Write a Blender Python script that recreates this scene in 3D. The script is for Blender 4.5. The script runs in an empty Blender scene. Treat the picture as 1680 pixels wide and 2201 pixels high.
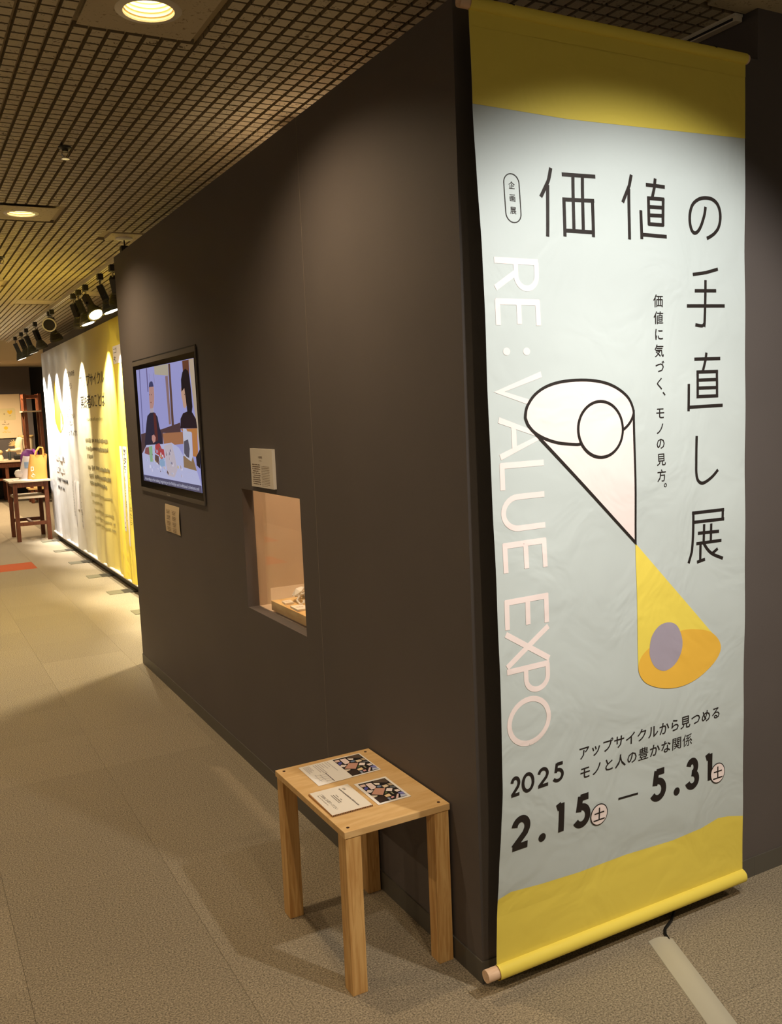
import bpy, bmesh, math, random
from mathutils import Vector, Matrix

# ------------------------------------------------------------------ camera, world, light, exposure
scene = bpy.context.scene
COL = scene.collection
vs = scene.view_settings
vs.view_transform = 'Standard'; vs.look = 'None'; vs.gamma = 1.0; vs.use_curve_mapping = False
vs.exposure = 0.2

F_PX, YAW, PITCH, ROLL = 1963.2, 0.4922, 0.1153, -0.0414
CAM = Vector((-1.2302, -1.8902, 1.52))
def cam_axes():
    cy, sy = math.cos(YAW), math.sin(YAW)
    f = Vector((sy*math.cos(PITCH), cy*math.cos(PITCH), -math.sin(PITCH)))
    r = Vector((cy, -sy, 0)); u = r.cross(f)
    return (math.cos(ROLL)*r + math.sin(ROLL)*u, -math.sin(ROLL)*r + math.cos(ROLL)*u, f)
RX, UX, FX = cam_axes()
cd = bpy.data.cameras.new('camera'); cam = bpy.data.objects.new('camera', cd); COL.objects.link(cam)
m = Matrix.Identity(4)
for i in range(3):
    m[i][0], m[i][1], m[i][2], m[i][3] = RX[i], UX[i], -FX[i], CAM[i]
cam.matrix_world = m
cd.sensor_fit = 'VERTICAL'; cd.sensor_height = 36.0; cd.lens = F_PX/2201*36.0
cd.clip_start = 0.05; cd.clip_end = 100
scene.camera = cam
def project(p):
    d = Vector(p) - CAM; z = d.dot(FX)
    if z < 0.05: return None
    return (840 + F_PX*d.dot(RX)/z, 1100.5 - F_PX*d.dot(UX)/z, z)

world = bpy.data.worlds.new('world'); scene.world = world; world.use_nodes = True
bg = world.node_tree.nodes['Background']
bg.inputs[0].default_value = (1.0, 0.88, 0.70, 1); bg.inputs[1].default_value = 0.11

WARM = (1.0, 0.77, 0.50); SOFT = (1.0, 0.86, 0.68); AMBER = (1.0, 0.72, 0.46); SPOTW = (1.0, 0.90, 0.70)
P_DOWN, P_BANNER, P_TRACK, P_CASE = 66.0, 99.0, 340.0, 7.0
ZC = 2.60                       # underside of the ceiling blocks
WH = 2.459                      # top of the partition

def lamp(kind, loc, power, color, radius=0.04, target=None, angle=60, blend=0.3, name='lamp_light', parent=None):
    ld = bpy.data.lights.new(name, kind); ld.energy = power; ld.color = color; ld.shadow_soft_size = radius
    if kind == 'SPOT': ld.spot_size = math.radians(angle); ld.spot_blend = blend
    o = bpy.data.objects.new(name, ld); COL.objects.link(o); o.location = loc
    if target is not None:
        o.rotation_euler = (Vector(target)-Vector(loc)).to_track_quat('-Z', 'Y').to_euler()
    if parent is not None:
        o.parent = parent; o.matrix_parent_inverse = Matrix.Translation(parent.location).inverted()
    return o

# ------------------------------------------------------------------ materials
def lin(c):
    out = []
    for v in c[:3]:
        v = v/255.0
        out.append(v/12.92 if v <= 0.04045 else ((v+0.055)/1.055)**2.4)
    return out
def rgba(c): return (*lin(c), 1.0)
def new_mat(name):
    mt = bpy.data.materials.new(name); mt.use_nodes = True
    nt = mt.node_tree; return mt, nt, nt.nodes['Principled BSDF']
def plain(name, c, rough=0.6, metal=0.0, spec=0.4, emit=None, estr=0.0, noise=0.0, scale=60.0, bump=0.0, bscale=300.0, coat=0.0):
    mt, nt, b = new_mat(name); N, L = nt.nodes, nt.links
    b.inputs['Base Color'].default_value = rgba(c); b.inputs['Roughness'].default_value = rough
    b.inputs['Metallic'].default_value = metal; b.inputs['Specular IOR Level'].default_value = spec
    b.inputs['Coat Weight'].default_value = coat
    tc = N.new('ShaderNodeTexCoord')
    nz = N.new('ShaderNodeTexNoise'); nz.inputs['Scale'].default_value = scale; nz.inputs['Detail'].default_value = 4
    L.new(tc.outputs['Object'], nz.inputs['Vector'])
    if noise > 0:
        mx = N.new('ShaderNodeMix'); mx.data_type = 'RGBA'
        k1 = [max(0, v*(1-noise)) for v in lin(c)]; k2 = [min(1, v*(1+noise)) for v in lin(c)]
        mx.inputs[6].default_value = (*k1, 1); mx.inputs[7].default_value = (*k2, 1)
        L.new(nz.outputs['Fac'], mx.inputs[0]); L.new(mx.outputs[2], b.inputs['Base Color'])
    if bump > 0:
        n2 = N.new('ShaderNodeTexNoise'); n2.inputs['Scale'].default_value = bscale; n2.inputs['Detail'].default_value = 3
        L.new(tc.outputs['Object'], n2.inputs['Vector'])
        bp = N.new('ShaderNodeBump'); bp.inputs['Strength'].default_value = bump; bp.inputs['Distance'].default_value = 0.004
        L.new(n2.outputs['Fac'], bp.inputs['Height']); L.new(bp.outputs['Normal'], b.inputs['Normal'])
    if emit is not None:
        b.inputs['Emission Color'].default_value = (*emit, 1); b.inputs['Emission Strength'].default_value = estr
    return mt
def attr_mat(name, rough=0.55, emission=0.0, bump=0.0, bscale=6.0, spec=0.3):
    mt, nt, b = new_mat(name); N, L = nt.nodes, nt.links
    at = N.new('ShaderNodeAttribute'); at.attribute_name = 'ink'
    b.inputs['Roughness'].default_value = rough; b.inputs['Specular IOR Level'].default_value = spec
    if emission > 0:
        b.inputs['Base Color'].default_value = (0.01, 0.01, 0.01, 1)
        L.new(at.outputs['Color'], b.inputs['Emission Color']); b.inputs['Emission Strength'].default_value = emission
    else: L.new(at.outputs['Color'], b.inputs['Base Color'])
    if bump > 0: cloth_bump(nt, b, bump, bscale)
    return mt
def cloth_bump(nt, b, strength, scale):
    N, L = nt.nodes, nt.links
    tc = N.new('ShaderNodeTexCoord')
    nz = N.new('ShaderNodeTexNoise'); nz.inputs['Scale'].default_value = scale; nz.inputs['Detail'].default_value = 3; nz.inputs['Distortion'].default_value = 0.8
    L.new(tc.outputs['Object'], nz.inputs['Vector'])
    bp = N.new('ShaderNodeBump'); bp.inputs['Strength'].default_value = strength; bp.inputs['Distance'].default_value = 0.02
    L.new(nz.outputs['Fac'], bp.inputs['Height']); L.new(bp.outputs['Normal'], b.inputs['Normal'])
def wood(name, c1, c2, axis=2, scale=14.0, rough=0.5, stretch=9.0, knots=False):
    mt, nt, b = new_mat(name); N, L = nt.nodes, nt.links
    tc = N.new('ShaderNodeTexCoord'); mp = N.new('ShaderNodeMapping')
    sc = [scale]*3; sc[axis] = scale/stretch
    mp.inputs['Scale'].default_value = sc
    oi = N.new('ShaderNodeObjectInfo'); cb = N.new('ShaderNodeVectorMath'); cb.operation = 'ADD'
    sc2 = N.new('ShaderNodeMath'); sc2.operation = 'MULTIPLY'; sc2.inputs[1].default_value = 7.3
    L.new(oi.outputs['Random'], sc2.inputs[0]); L.new(tc.outputs['Object'], cb.inputs[0]); L.new(sc2.outputs[0], cb.inputs[1])
    L.new(cb.outputs[0], mp.inputs['Vector'])
    nz = N.new('ShaderNodeTexNoise'); nz.inputs['Scale'].default_value = 3.0; nz.inputs['Detail'].default_value = 6; nz.inputs['Distortion'].default_value = 1.2
    L.new(mp.outputs['Vector'], nz.inputs['Vector'])
    rp = N.new('ShaderNodeValToRGB'); rp.color_ramp.elements[0].position = 0.35; rp.color_ramp.elements[1].position = 0.62
    rp.color_ramp.elements[0].color = rgba(c1); rp.color_ramp.elements[1].color = rgba(c2)
    L.new(nz.outputs['Fac'], rp.inputs[0]); L.new(rp.outputs[0], b.inputs['Base Color'])
    b.inputs['Roughness'].default_value = rough; b.inputs['Specular IOR Level'].default_value = 0.35
    return mt
def wall_paint(name, c):
    mt = plain(name, c, rough=0.62, spec=0.3, noise=0.10, scale=3.0, bump=0.10, bscale=500.0)
    return mt
def carpet(name, c, vary=0.16):
    mt, nt, b = new_mat(name); N, L = nt.nodes, nt.links
    ge = N.new('ShaderNodeNewGeometry')
    n1 = N.new('ShaderNodeTexNoise'); n1.inputs['Scale'].default_value = 200; n1.inputs['Detail'].default_value = 3; n1.inputs['Roughness'].default_value = 0.75
    L.new(ge.outputs['Position'], n1.inputs['Vector'])
    rp = N.new('ShaderNodeValToRGB'); e = rp.color_ramp.elements
    base = lin(c)
    e[0].position = 0.34; e[0].color = (*[v*0.36 for v in base], 1); e[1].position = 0.68; e[1].color = (*[min(1, v*1.6) for v in base], 1)
    L.new(n1.outputs['Fac'], rp.inputs[0])
    oi = N.new('ShaderNodeObjectInfo'); mr = N.new('ShaderNodeMapRange')
    mr.inputs[3].default_value = 1-vary; mr.inputs[4].default_value = 1+vary
    L.new(oi.outputs['Random'], mr.inputs[0])
    mul = N.new('ShaderNodeVectorMath'); mul.operation = 'SCALE'
    L.new(rp.outputs[0], mul.inputs[0]); L.new(mr.outputs[0], mul.inputs[3])
    L.new(mul.outputs[0], b.inputs['Base Color'])
    b.inputs['Roughness'].default_value = 0.95; b.inputs['Specular IOR Level'].default_value = 0.1
    bp = N.new('ShaderNodeBump'); bp.inputs['Strength'].default_value = 0.6; bp.inputs['Distance'].default_value = 0.006
    L.new(n1.outputs['Fac'], bp.inputs['Height']); L.new(bp.outputs['Normal'], b.inputs['Normal'])
    return mt
def acoustic(name, c, dark):
    mt, nt, b = new_mat(name); N, L = nt.nodes, nt.links
    ge = N.new('ShaderNodeNewGeometry')
    n1 = N.new('ShaderNodeTexNoise'); n1.inputs['Scale'].default_value = 55; n1.inputs['Detail'].default_value = 3; n1.inputs['Distortion'].default_value = 1.5
    L.new(ge.outputs['Position'], n1.inputs['Vector'])
    rp = N.new('ShaderNodeValToRGB'); e = rp.color_ramp.elements
    e[0].position = 0.30; e[0].color = rgba(dark); e[1].position = 0.40; e[1].color = rgba(c)
    L.new(n1.outputs['Fac'], rp.inputs[0]); L.new(rp.outputs[0], b.inputs['Base Color'])
    b.inputs['Roughness'].default_value = 0.9; b.inputs['Specular IOR Level'].default_value = 0.15
    bp = N.new('ShaderNodeBump'); bp.inputs['Strength'].default_value = 0.3; bp.inputs['Distance'].default_value = 0.003
    L.new(n1.outputs['Fac'], bp.inputs['Height']); L.new(bp.outputs['Normal'], b.inputs['Normal'])
    return mt
def thin_glass(name, tint=(1, 1, 1)):
    mt = bpy.data.materials.new(name); mt.use_nodes = True; nt = mt.node_tree; N, L = nt.nodes, nt.links
    N.clear(); o = N.new('ShaderNodeOutputMaterial'); mx = N.new('ShaderNodeMixShader'); lw = N.new('ShaderNodeLayerWeight'); lw.inputs[0].default_value = 0.5
    pw = N.new('ShaderNodeMath'); pw.operation = 'POWER'; pw.inputs[1].default_value = 5.0; L.new(lw.outputs['Facing'], pw.inputs[0])
    fr = N.new('ShaderNodeMath'); fr.operation = 'MULTIPLY_ADD'; fr.inputs[1].default_value = 0.9; fr.inputs[2].default_value = 0.03; L.new(pw.outputs[0], fr.inputs[0])
    tr = N.new('ShaderNodeBsdfTransparent'); tr.inputs[0].default_value = (*tint, 1)
    gl = N.new('ShaderNodeBsdfGlossy'); gl.inputs['Roughness'].default_value = 0.02
    L.new(fr.outputs[0], mx.inputs[0]); L.new(tr.outputs[0], mx.inputs[1]); L.new(gl.outputs[0], mx.inputs[2]); L.new(mx.outputs[0], o.inputs[0])
    return mt

M = {}
M['wall'] = wall_paint('dark_wall_paint', (92, 85, 82))
M['wall_edge'] = plain('wall_edge_paint', (60, 56, 54), 0.6)
M['black'] = plain('gap_shade_black', (22, 20, 19), 0.55)
M['base'] = plain('baseboard_vinyl', (88, 84, 76), 0.5)
M['carpet'] = carpet('beige_carpet', (152, 140, 119), 0.06)
M['carpet_base'] = carpet('carpet_backing', (120, 110, 92), 0.0)
M['carpet_orange'] = carpet('rust_carpet', (178, 92, 58), 0.03)
M['ceil'] = acoustic('ceiling_board', (208, 198, 170), (120, 106, 86))
M['ceil_base'] = plain('ceiling_groove_shade', (176, 162, 132), 0.9)  # darker than the block faces: groove shade put into the colour
M['ceil_side_shade'] = plain('ceiling_side_shade', (142, 128, 100), 0.9)  # block sides painted darker to stand in for shade in the grooves
M['ceil_panel'] = acoustic('ceiling_smooth_board', (200, 188, 158), (150, 136, 110))
M['white'] = plain('white_enamel', (225, 220, 210), 0.45)
M['cream_metal'] = plain('cream_metal', (228, 220, 200), 0.4)
M['ply'] = wood('birch_plywood', (208, 166, 108), (220, 182, 126), axis=0, scale=10, stretch=5)
M['ply_edge'] = wood('plywood_edge', (176, 140, 90), (205, 170, 115), axis=1, scale=30, stretch=12)
M['pine'] = wood('pine', (190, 142, 82), (216, 174, 112), axis=2, scale=26, stretch=14)
M['dowel'] = wood('pale_dowel', (214, 178, 146), (228, 196, 166), axis=0, scale=20, stretch=10)
M['plinth'] = wood('basswood', (206, 164, 100), (222, 186, 126), axis=1, scale=8, stretch=5)
M['dark_wood'] = wood('red_brown_wood', (86, 46, 26), (114, 64, 38), axis=2, scale=20, stretch=9)
M['desk_top'] = wood('worn_pale_top', (190, 170, 142), (214, 198, 172), axis=0, scale=10, stretch=6)
M['screw'] = plain('rusty_screw', (70, 42, 28), 0.5, 0.5)
M['chrome'] = plain('chrome', (200, 196, 188), 0.2, 1.0)
M['black_metal'] = plain('black_metal', (26, 24, 20), 0.4)
M['dark_grey_metal'] = plain('dark_grey_metal', (70, 66, 52), 0.45, 0.3)
M['baffle'] = plain('ribbed_baffle', (240, 222, 180), 0.45)
M['bulb'] = plain('lit_bulb', (255, 240, 210), 0.5, emit=(1.0, 0.80, 0.50), estr=18.0)
M['lens'] = plain('lit_lens', (255, 250, 235), 0.4, emit=(1.0, 0.93, 0.78), estr=5.0)
M['lens_off'] = plain('unlit_lens', (30, 28, 26), 0.15)
M['cloth'] = plain('banner_cloth', (190, 200, 200), 0.55, spec=0.25)
cloth_bump(M['cloth'].node_tree, M['cloth'].node_tree.nodes['Principled BSDF'], 0.45, 5.0)
M['yellow'] = plain('yellow_cloth', (234, 214, 92), 0.55, spec=0.25)
M['print'] = attr_mat('banner_ink', 0.55, bump=0.45, bscale=5.0)
M['ink'] = attr_mat('paper_ink', 0.6)
M['screen'] = attr_mat('lit_screen_picture', 0.2, emission=0.62)
M['paper'] = plain('white_paper', (236, 230, 222), 0.7)
M['board'] = plain('foam_board', (228, 218, 202), 0.7)
M['cardboard'] = plain('corrugated_cardboard', (176, 128, 78), 0.8)
M['cable_cover'] = plain('grey_plastic', (186, 180, 162), 0.4)
M['cable'] = plain('black_rubber', (24, 24, 22), 0.5)
M['tv_black'] = plain('gloss_black', (10, 8, 8), 0.06, spec=0.5)
M['frame'] = plain('painted_frame', (90, 83, 76), 0.55)
M['glass'] = thin_glass('clear_glass')
M['case'] = plain('case_lining', (196, 174, 148), 0.7, noise=0.06, scale=4)
M['mustard'] = plain('mustard_canvas', (164, 116, 44), 0.7, bump=0.3, bscale=18)
M['bagwhite'] = plain('white_plastic_bag', (226, 218, 214), 0.5, bump=0.3, bscale=20)
M['purple'] = plain('purple_nylon', (130, 62, 140), 0.5)
M['blue'] = plain('pale_blue', (150, 180, 215), 0.5)
M['cream'] = plain('cream_shell', (226, 205, 168), 0.6)
M['tan'] = plain('tan_leaf', (190, 160, 104), 0.6)
M['dark'] = plain('dark_cabinet', (30, 28, 26), 0.6)
M['dark_green'] = plain('dark_slate', (46, 52, 50), 0.6)
M['slot_dark'] = plain('slot_grille_dark', (52, 48, 38), 0.6)
M['slot_light'] = plain('slot_grille_light', (104, 100, 80), 0.5)

# ------------------------------------------------------------------ helpers
class MB:
    def __init__(s): s.v = []; s.f = []
    def add(s, vs_, fs_):
        k = len(s.v); s.v += [tuple(p) for p in vs_]; s.f += [tuple(i+k for i in f) for f in fs_]; return s
    def box(s, a, b):
        (x0, y0, z0), (x1, y1, z1) = a, b
        return s.add([(x0,y0,z0),(x1,y0,z0),(x1,y1,z0),(x0,y1,z0),(x0,y0,z1),(x1,y0,z1),(x1,y1,z1),(x0,y1,z1)],
                     [(3,2,1,0),(4,5,6,7),(0,1,5,4),(1,2,6,5),(2,3,7,6),(3,0,4,7)])
    def cbox(s, c, d): return s.box([c[i]-d[i]/2 for i in range(3)], [c[i]+d[i]/2 for i in range(3)])
    def obox(s, c, ax, ay, az, d):
        ax, ay, az = [Vector(k).normalized() for k in (ax, ay, az)]
        vs_ = []
        for sz in (-1, 1):
            for sx, sy in ((-1,-1),(1,-1),(1,1),(-1,1)):
                vs_.append(Vector(c)+ax*sx*d[0]/2+ay*sy*d[1]/2+az*sz*d[2]/2)
        return s.add(vs_, [(3,2,1,0),(4,5,6,7),(0,1,5,4),(1,2,6,5),(2,3,7,6),(3,0,4,7)])
    def lathe(s, prof, c=(0,0,0), axis=(0,0,1), n=24):
        az = Vector(axis).normalized(); ax = az.orthogonal().normalized(); ay = az.cross(ax); k0 = len(s.v)
        for r, h in prof:
            for i in range(n):
                t = 2*math.pi*i/n
                s.v.append(tuple(Vector(c)+ax*r*math.cos(t)+ay*r*math.sin(t)+az*h))
        for j in range(len(prof)-1):
            for i in range(n):
                a = k0+j*n+i; b = k0+j*n+(i+1) % n
                s.f.append((a, b, b+n, a+n))
        if prof[0][0] > 1e-6: s.f.append(tuple(k0+i for i in reversed(range(n))))
        if prof[-1][0] > 1e-6: s.f.append(tuple(k0+(len(prof)-1)*n+i for i in range(n)))
        return s
    def open_lathe(s, prof, c=(0,0,0), axis=(0,0,1), n=32):
        k = len(s.f); s.lathe(prof, c, axis, n)
        s.f = [f for q, f in enumerate(s.f) if q < k or len(f) == 4]; return s
    def cyl(s, a, b, r, n=16, r2=None):
        a, b = Vector(a), Vector(b)
        return s.lathe([(r, 0), (r if r2 is None else r2, (b-a).length)], a, b-a, n)
    def tube(s, pts, r, n=8):
        pts = [Vector(p) for p in pts]; k0 = len(s.v); up = None
        for i, p in enumerate(pts):
            d = (pts[min(i+1, len(pts)-1)]-pts[max(i-1, 0)]).normalized()
            if up is None: up = d.orthogonal().normalized()
            up = (up-d*up.dot(d)).normalized(); sd = d.cross(up)
            rr = r[i] if isinstance(r, (list, tuple)) else r
            for j in range(n):
                t = 2*math.pi*j/n; s.v.append(tuple(p+up*rr*math.cos(t)+sd*rr*math.sin(t)))
        for i in range(len(pts)-1):
            for j in range(n):
                a = k0+i*n+j; b = k0+i*n+(j+1) % n; s.f.append((a, b, b+n, a+n))
        s.f.append(tuple(k0+j for j in reversed(range(n)))); s.f.append(tuple(k0+(len(pts)-1)*n+j for j in range(n)))
        return s
    def grid(s, fn, nu, nv):
        k = len(s.v)
        for j in range(nv+1):
            for i in range(nu+1): s.v.append(tuple(fn(i/nu, j/nv)))
        for j in range(nv):
            for i in range(nu):
                a = k+j*(nu+1)+i; s.f.append((a, a+1, a+nu+2, a+nu+1))
        return s
    def prism(s, poly, fn0, fn1):
        n = len(poly)
        return s.add([fn0(*p) for p in poly]+[fn1(*p) for p in poly],
                     [tuple(reversed(range(n))), tuple(range(n, 2*n))]+[(i, (i+1) % n, n+(i+1) % n, n+i) for i in range(n)])
    def build(s, name, mat, parent=None, smooth=False, bevel=0.0, origin=None):
        me = bpy.data.meshes.new(name)
        o0 = Vector(origin) if origin is not None else Vector((0, 0, 0))
        me.from_pydata([Vector(p)-o0 for p in s.v], [], s.f)
        if bevel or smooth:
            bm = bmesh.new(); bm.from_mesh(me)
            bmesh.ops.recalc_face_normals(bm, faces=bm.faces[:])
            if bevel: bmesh.ops.bevel(bm, geom=[e for e in bm.edges if len(e.link_faces) == 2 and e.calc_face_angle(0) > 0.6], offset=bevel, segments=2, affect='EDGES', profile=0.6)
            bm.to_mesh(me); bm.free()
        if smooth:
            for p in me.polygons: p.use_smooth = True
            try: me.set_sharp_from_angle(angle=math.radians(35))
            except Exception: pass
        me.materials.append(mat)
        o = bpy.data.objects.new(name, me); COL.objects.link(o); o.location = o0
        if parent is not None: adopt(o, parent)
        return o
def world_loc(o):
    v = Vector(o.location)
    return v if o.parent is None else v
def adopt(o, parent):
    base = Vector((0, 0, 0)); p = parent
    mw = Matrix.Identity(4)
    chain = []
    while p is not None: chain.append(p); p = p.parent
    for q in reversed(chain): mw = mw @ q.matrix_parent_inverse @ q.matrix_basis
    o.parent = parent; o.matrix_parent_inverse = mw.inverted()
def tag(o, label, cat, group=None):
    o['label'] = label; o['category'] = cat
    if group: o['group'] = group
    return o
def thing(name, label, cat, loc, group=None):
    o = bpy.data.objects.new(name, None); COL.objects.link(o); o.location = loc; o.empty_display_size = 0.05
    return tag(o, label, cat, group)
def struct(o): o['kind'] = 'structure'; return o

# glyph outlines come from the built-in font
GLYPH = {}
def glyph(ch, bold=0.0):
    if (ch, bold) not in GLYPH:
        cu = bpy.data.curves.new('glyph', 'FONT'); cu.body = ch; cu.size = 1.0; cu.resolution_u = 2; cu.offset = bold
        ob = bpy.data.objects.new('glyph', cu); COL.objects.link(ob)
        bpy.context.view_layer.update()
        dg = bpy.context.evaluated_depsgraph_get()
        me = bpy.data.meshes.new_from_object(ob.evaluated_get(dg))
        GLYPH[(ch, bold)] = ([(v.co.x, v.co.y) for v in me.vertices], [tuple(p.vertices) for p in me.polygons])
        bpy.data.meshes.remove(me); bpy.data.objects.remove(ob); bpy.data.curves.remove(cu)
    return GLYPH[(ch, bold)]
def bbox(vs_):
    xs = [p[0] for p in vs_]; ys = [p[1] for p in vs_]
    return min(xs), max(xs), min(ys), max(ys)
def smooth_loop(pts, n=6, closed=True):
    out = []; k = len(pts)
    for i in range(k if closed else k-1):
        g = lambda j: pts[(i+j) % k] if closed else pts[min(max(i+j, 0), k-1)]
        p0, p1, p2, p3 = g(-1), g(0), g(1), g(2)
        for s_ in range(n):
            t = s_/n
            out.append(tuple(0.5*(2*p1[a]+(p2[a]-p0[a])*t+(2*p0[a]-5*p1[a]+4*p2[a]-p3[a])*t*t+(3*p1[a]-p0[a]-3*p2[a]+p3[a])*t**3) for a in (0, 1)))
    if not closed: out.append(tuple(pts[-1]))
    return out
class Print:
    """flat artwork in the plane of its carrier: list of coloured faces, each with a layer"""
    def __init__(s): s.v = []; s.f = []; s.c = []
    def raw(s, vs_, fs_, col, layer=0):
        k = len(s.v); s.v += [(p[0], p[1], layer) for p in vs_]
        for f in fs_: s.f.append(tuple(i+k for i in f)); s.c.append(col)
    def poly(s, pts, col, layer=0): s.raw(pts, [tuple(range(len(pts)))], col, layer)
    def rect(s, x0, y0, x1, y1, col, layer=0): s.poly([(x0,y0),(x1,y0),(x1,y1),(x0,y1)], col, layer)
    def ell(s, cx, cy, rx, ry, col, layer=0, n=28): s.poly([(cx+rx*math.cos(2*math.pi*i/n), cy+ry*math.sin(2*math.pi*i/n)) for i in range(n)], col, layer)
    def stroke(s, pts, w, col, layer=0, closed=False):
        n = len(pts); L, R = [], []
        for i in range(n):
            a = pts[(i-1) % n] if closed or i > 0 else None; b = pts[i]; c = pts[(i+1) % n] if closed or i < n-1 else None
            ds = []
            if a is not None: ds.append((b[0]-a[0], b[1]-a[1]))
            if c is not None: ds.append((c[0]-b[0], c[1]-b[1]))
            ns = []
            for d in ds:
                l = math.hypot(*d) or 1; ns.append((-d[1]/l, d[0]/l))
            nx = sum(q[0] for q in ns); ny = sum(q[1] for q in ns); l = math.hypot(nx, ny) or 1; nx /= l; ny /= l
            k = min(2.2, 1/max(0.3, nx*ns[0][0]+ny*ns[0][1]))
            L.append((b[0]+nx*w/2*k, b[1]+ny*w/2*k)); R.append((b[0]-nx*w/2*k, b[1]-ny*w/2*k))
        m_ = n if closed else n-1
        s.raw(L+R, [(i, (i+1) % n, n+(i+1) % n, n+i) for i in range(m_)], col, layer)
    def char(s, ch, cx, cy, sx, sy, col, layer=0, rot=0.0, bold=0.0):
        """one character of the font, em box centred on cx, cy; sx, sy = size of a full-width character"""
        vs_, fs_ = glyph(ch, bold)
        if not vs_: return
        x0, x1, y0, y1 = bbox(glyph('国')[0]); ex, ey = (x0+x1)/2, (y0+y1)/2; kx, ky = sx/(x1-x0), sy/(y1-y0)
        if ord(ch) < 128: a, b, _, _ = bbox(vs_); ex = (a+b)/2
        cr, sr = math.cos(rot), math.sin(rot)
        s.raw([(cx+(x-ex)*kx*cr-(y-ey)*ky*sr, cy+(x-ex)*kx*sr+(y-ey)*ky*cr) for x, y in vs_], fs_, col, layer)
    def line(s, text, x, y, size, adv, col, layer=0, rot=0.0, sx=None):
        for i, ch in enumerate(text):
            if ch != ' ': s.char(ch, x+i*adv*math.cos(rot), y+i*adv*math.sin(rot), sx or size, size, col, layer, rot)
    def latin(s, text, x, y, size, col, layer=0, rot=0.0, width=None):
        vs_, fs_ = glyph(text)
        x0, x1, y0, y1 = bbox(vs_); k = size/0.73; kx = k if width is None else width/(x1-x0); cr, sr = math.cos(rot), math.sin(rot)
        s.raw([(x+(a-x0)*kx*cr-b*k*sr, y+(a-x0)*kx*sr+b*k*cr) for a, b in vs_], fs_, col, layer)
    def greek(s, x0, x1, y, h, col, layer=0, seed=1, dens=0.8):
        rnd = random.Random(seed); x = x0; sg = 1 if x1 > x0 else -1
        while (x1-x)*sg > 0:
            w = h*rnd.uniform(0.5, 0.95); e = x+sg*min(w, abs(x1-x))
            if rnd.random() < dens:
                a, b = sorted((x, e)); s.rect(a, y-h*rnd.uniform(.25, .5), b, y+h*rnd.uniform(.2, .5), col, layer)
            x = e+sg*h*0.15
    def build(s, name, fn, mat, parent, cuts=None, step=0.0004, kind=None):
        me = bpy.data.meshes.new(name)
        me.from_pydata([(x, y, l) for x, y, l in s.v], [], s.f)
        ca = me.attributes.new('ink', 'FLOAT_COLOR', 'FACE')
        for i, c in enumerate(s.c): ca.data[i].color = rgba(c)
        if cuts:
            bm = bmesh.new(); bm.from_mesh(me); bmesh.ops.triangulate(bm, faces=[f for f in bm.faces if len(f.verts) > 4])
            for ax, vals in cuts:
                no = (1, 0, 0) if ax == 0 else (0, 1, 0)
                for v in vals:
                    bmesh.ops.bisect_plane(bm, geom=bm.verts[:]+bm.edges[:]+bm.faces[:], plane_co=tuple(v*k for k in no), plane_no=no, dist=1e-6)
            bm.to_mesh(me); bm.free()
        for v in me.vertices: v.co = fn(v.co.x, v.co.y, (v.co.z+1)*step)
        me.materials.append(mat); o = bpy.data.objects.new(name, me); COL.objects.link(o)
        adopt(o, parent)
        if kind: o['kind'] = kind
        return o
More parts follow.
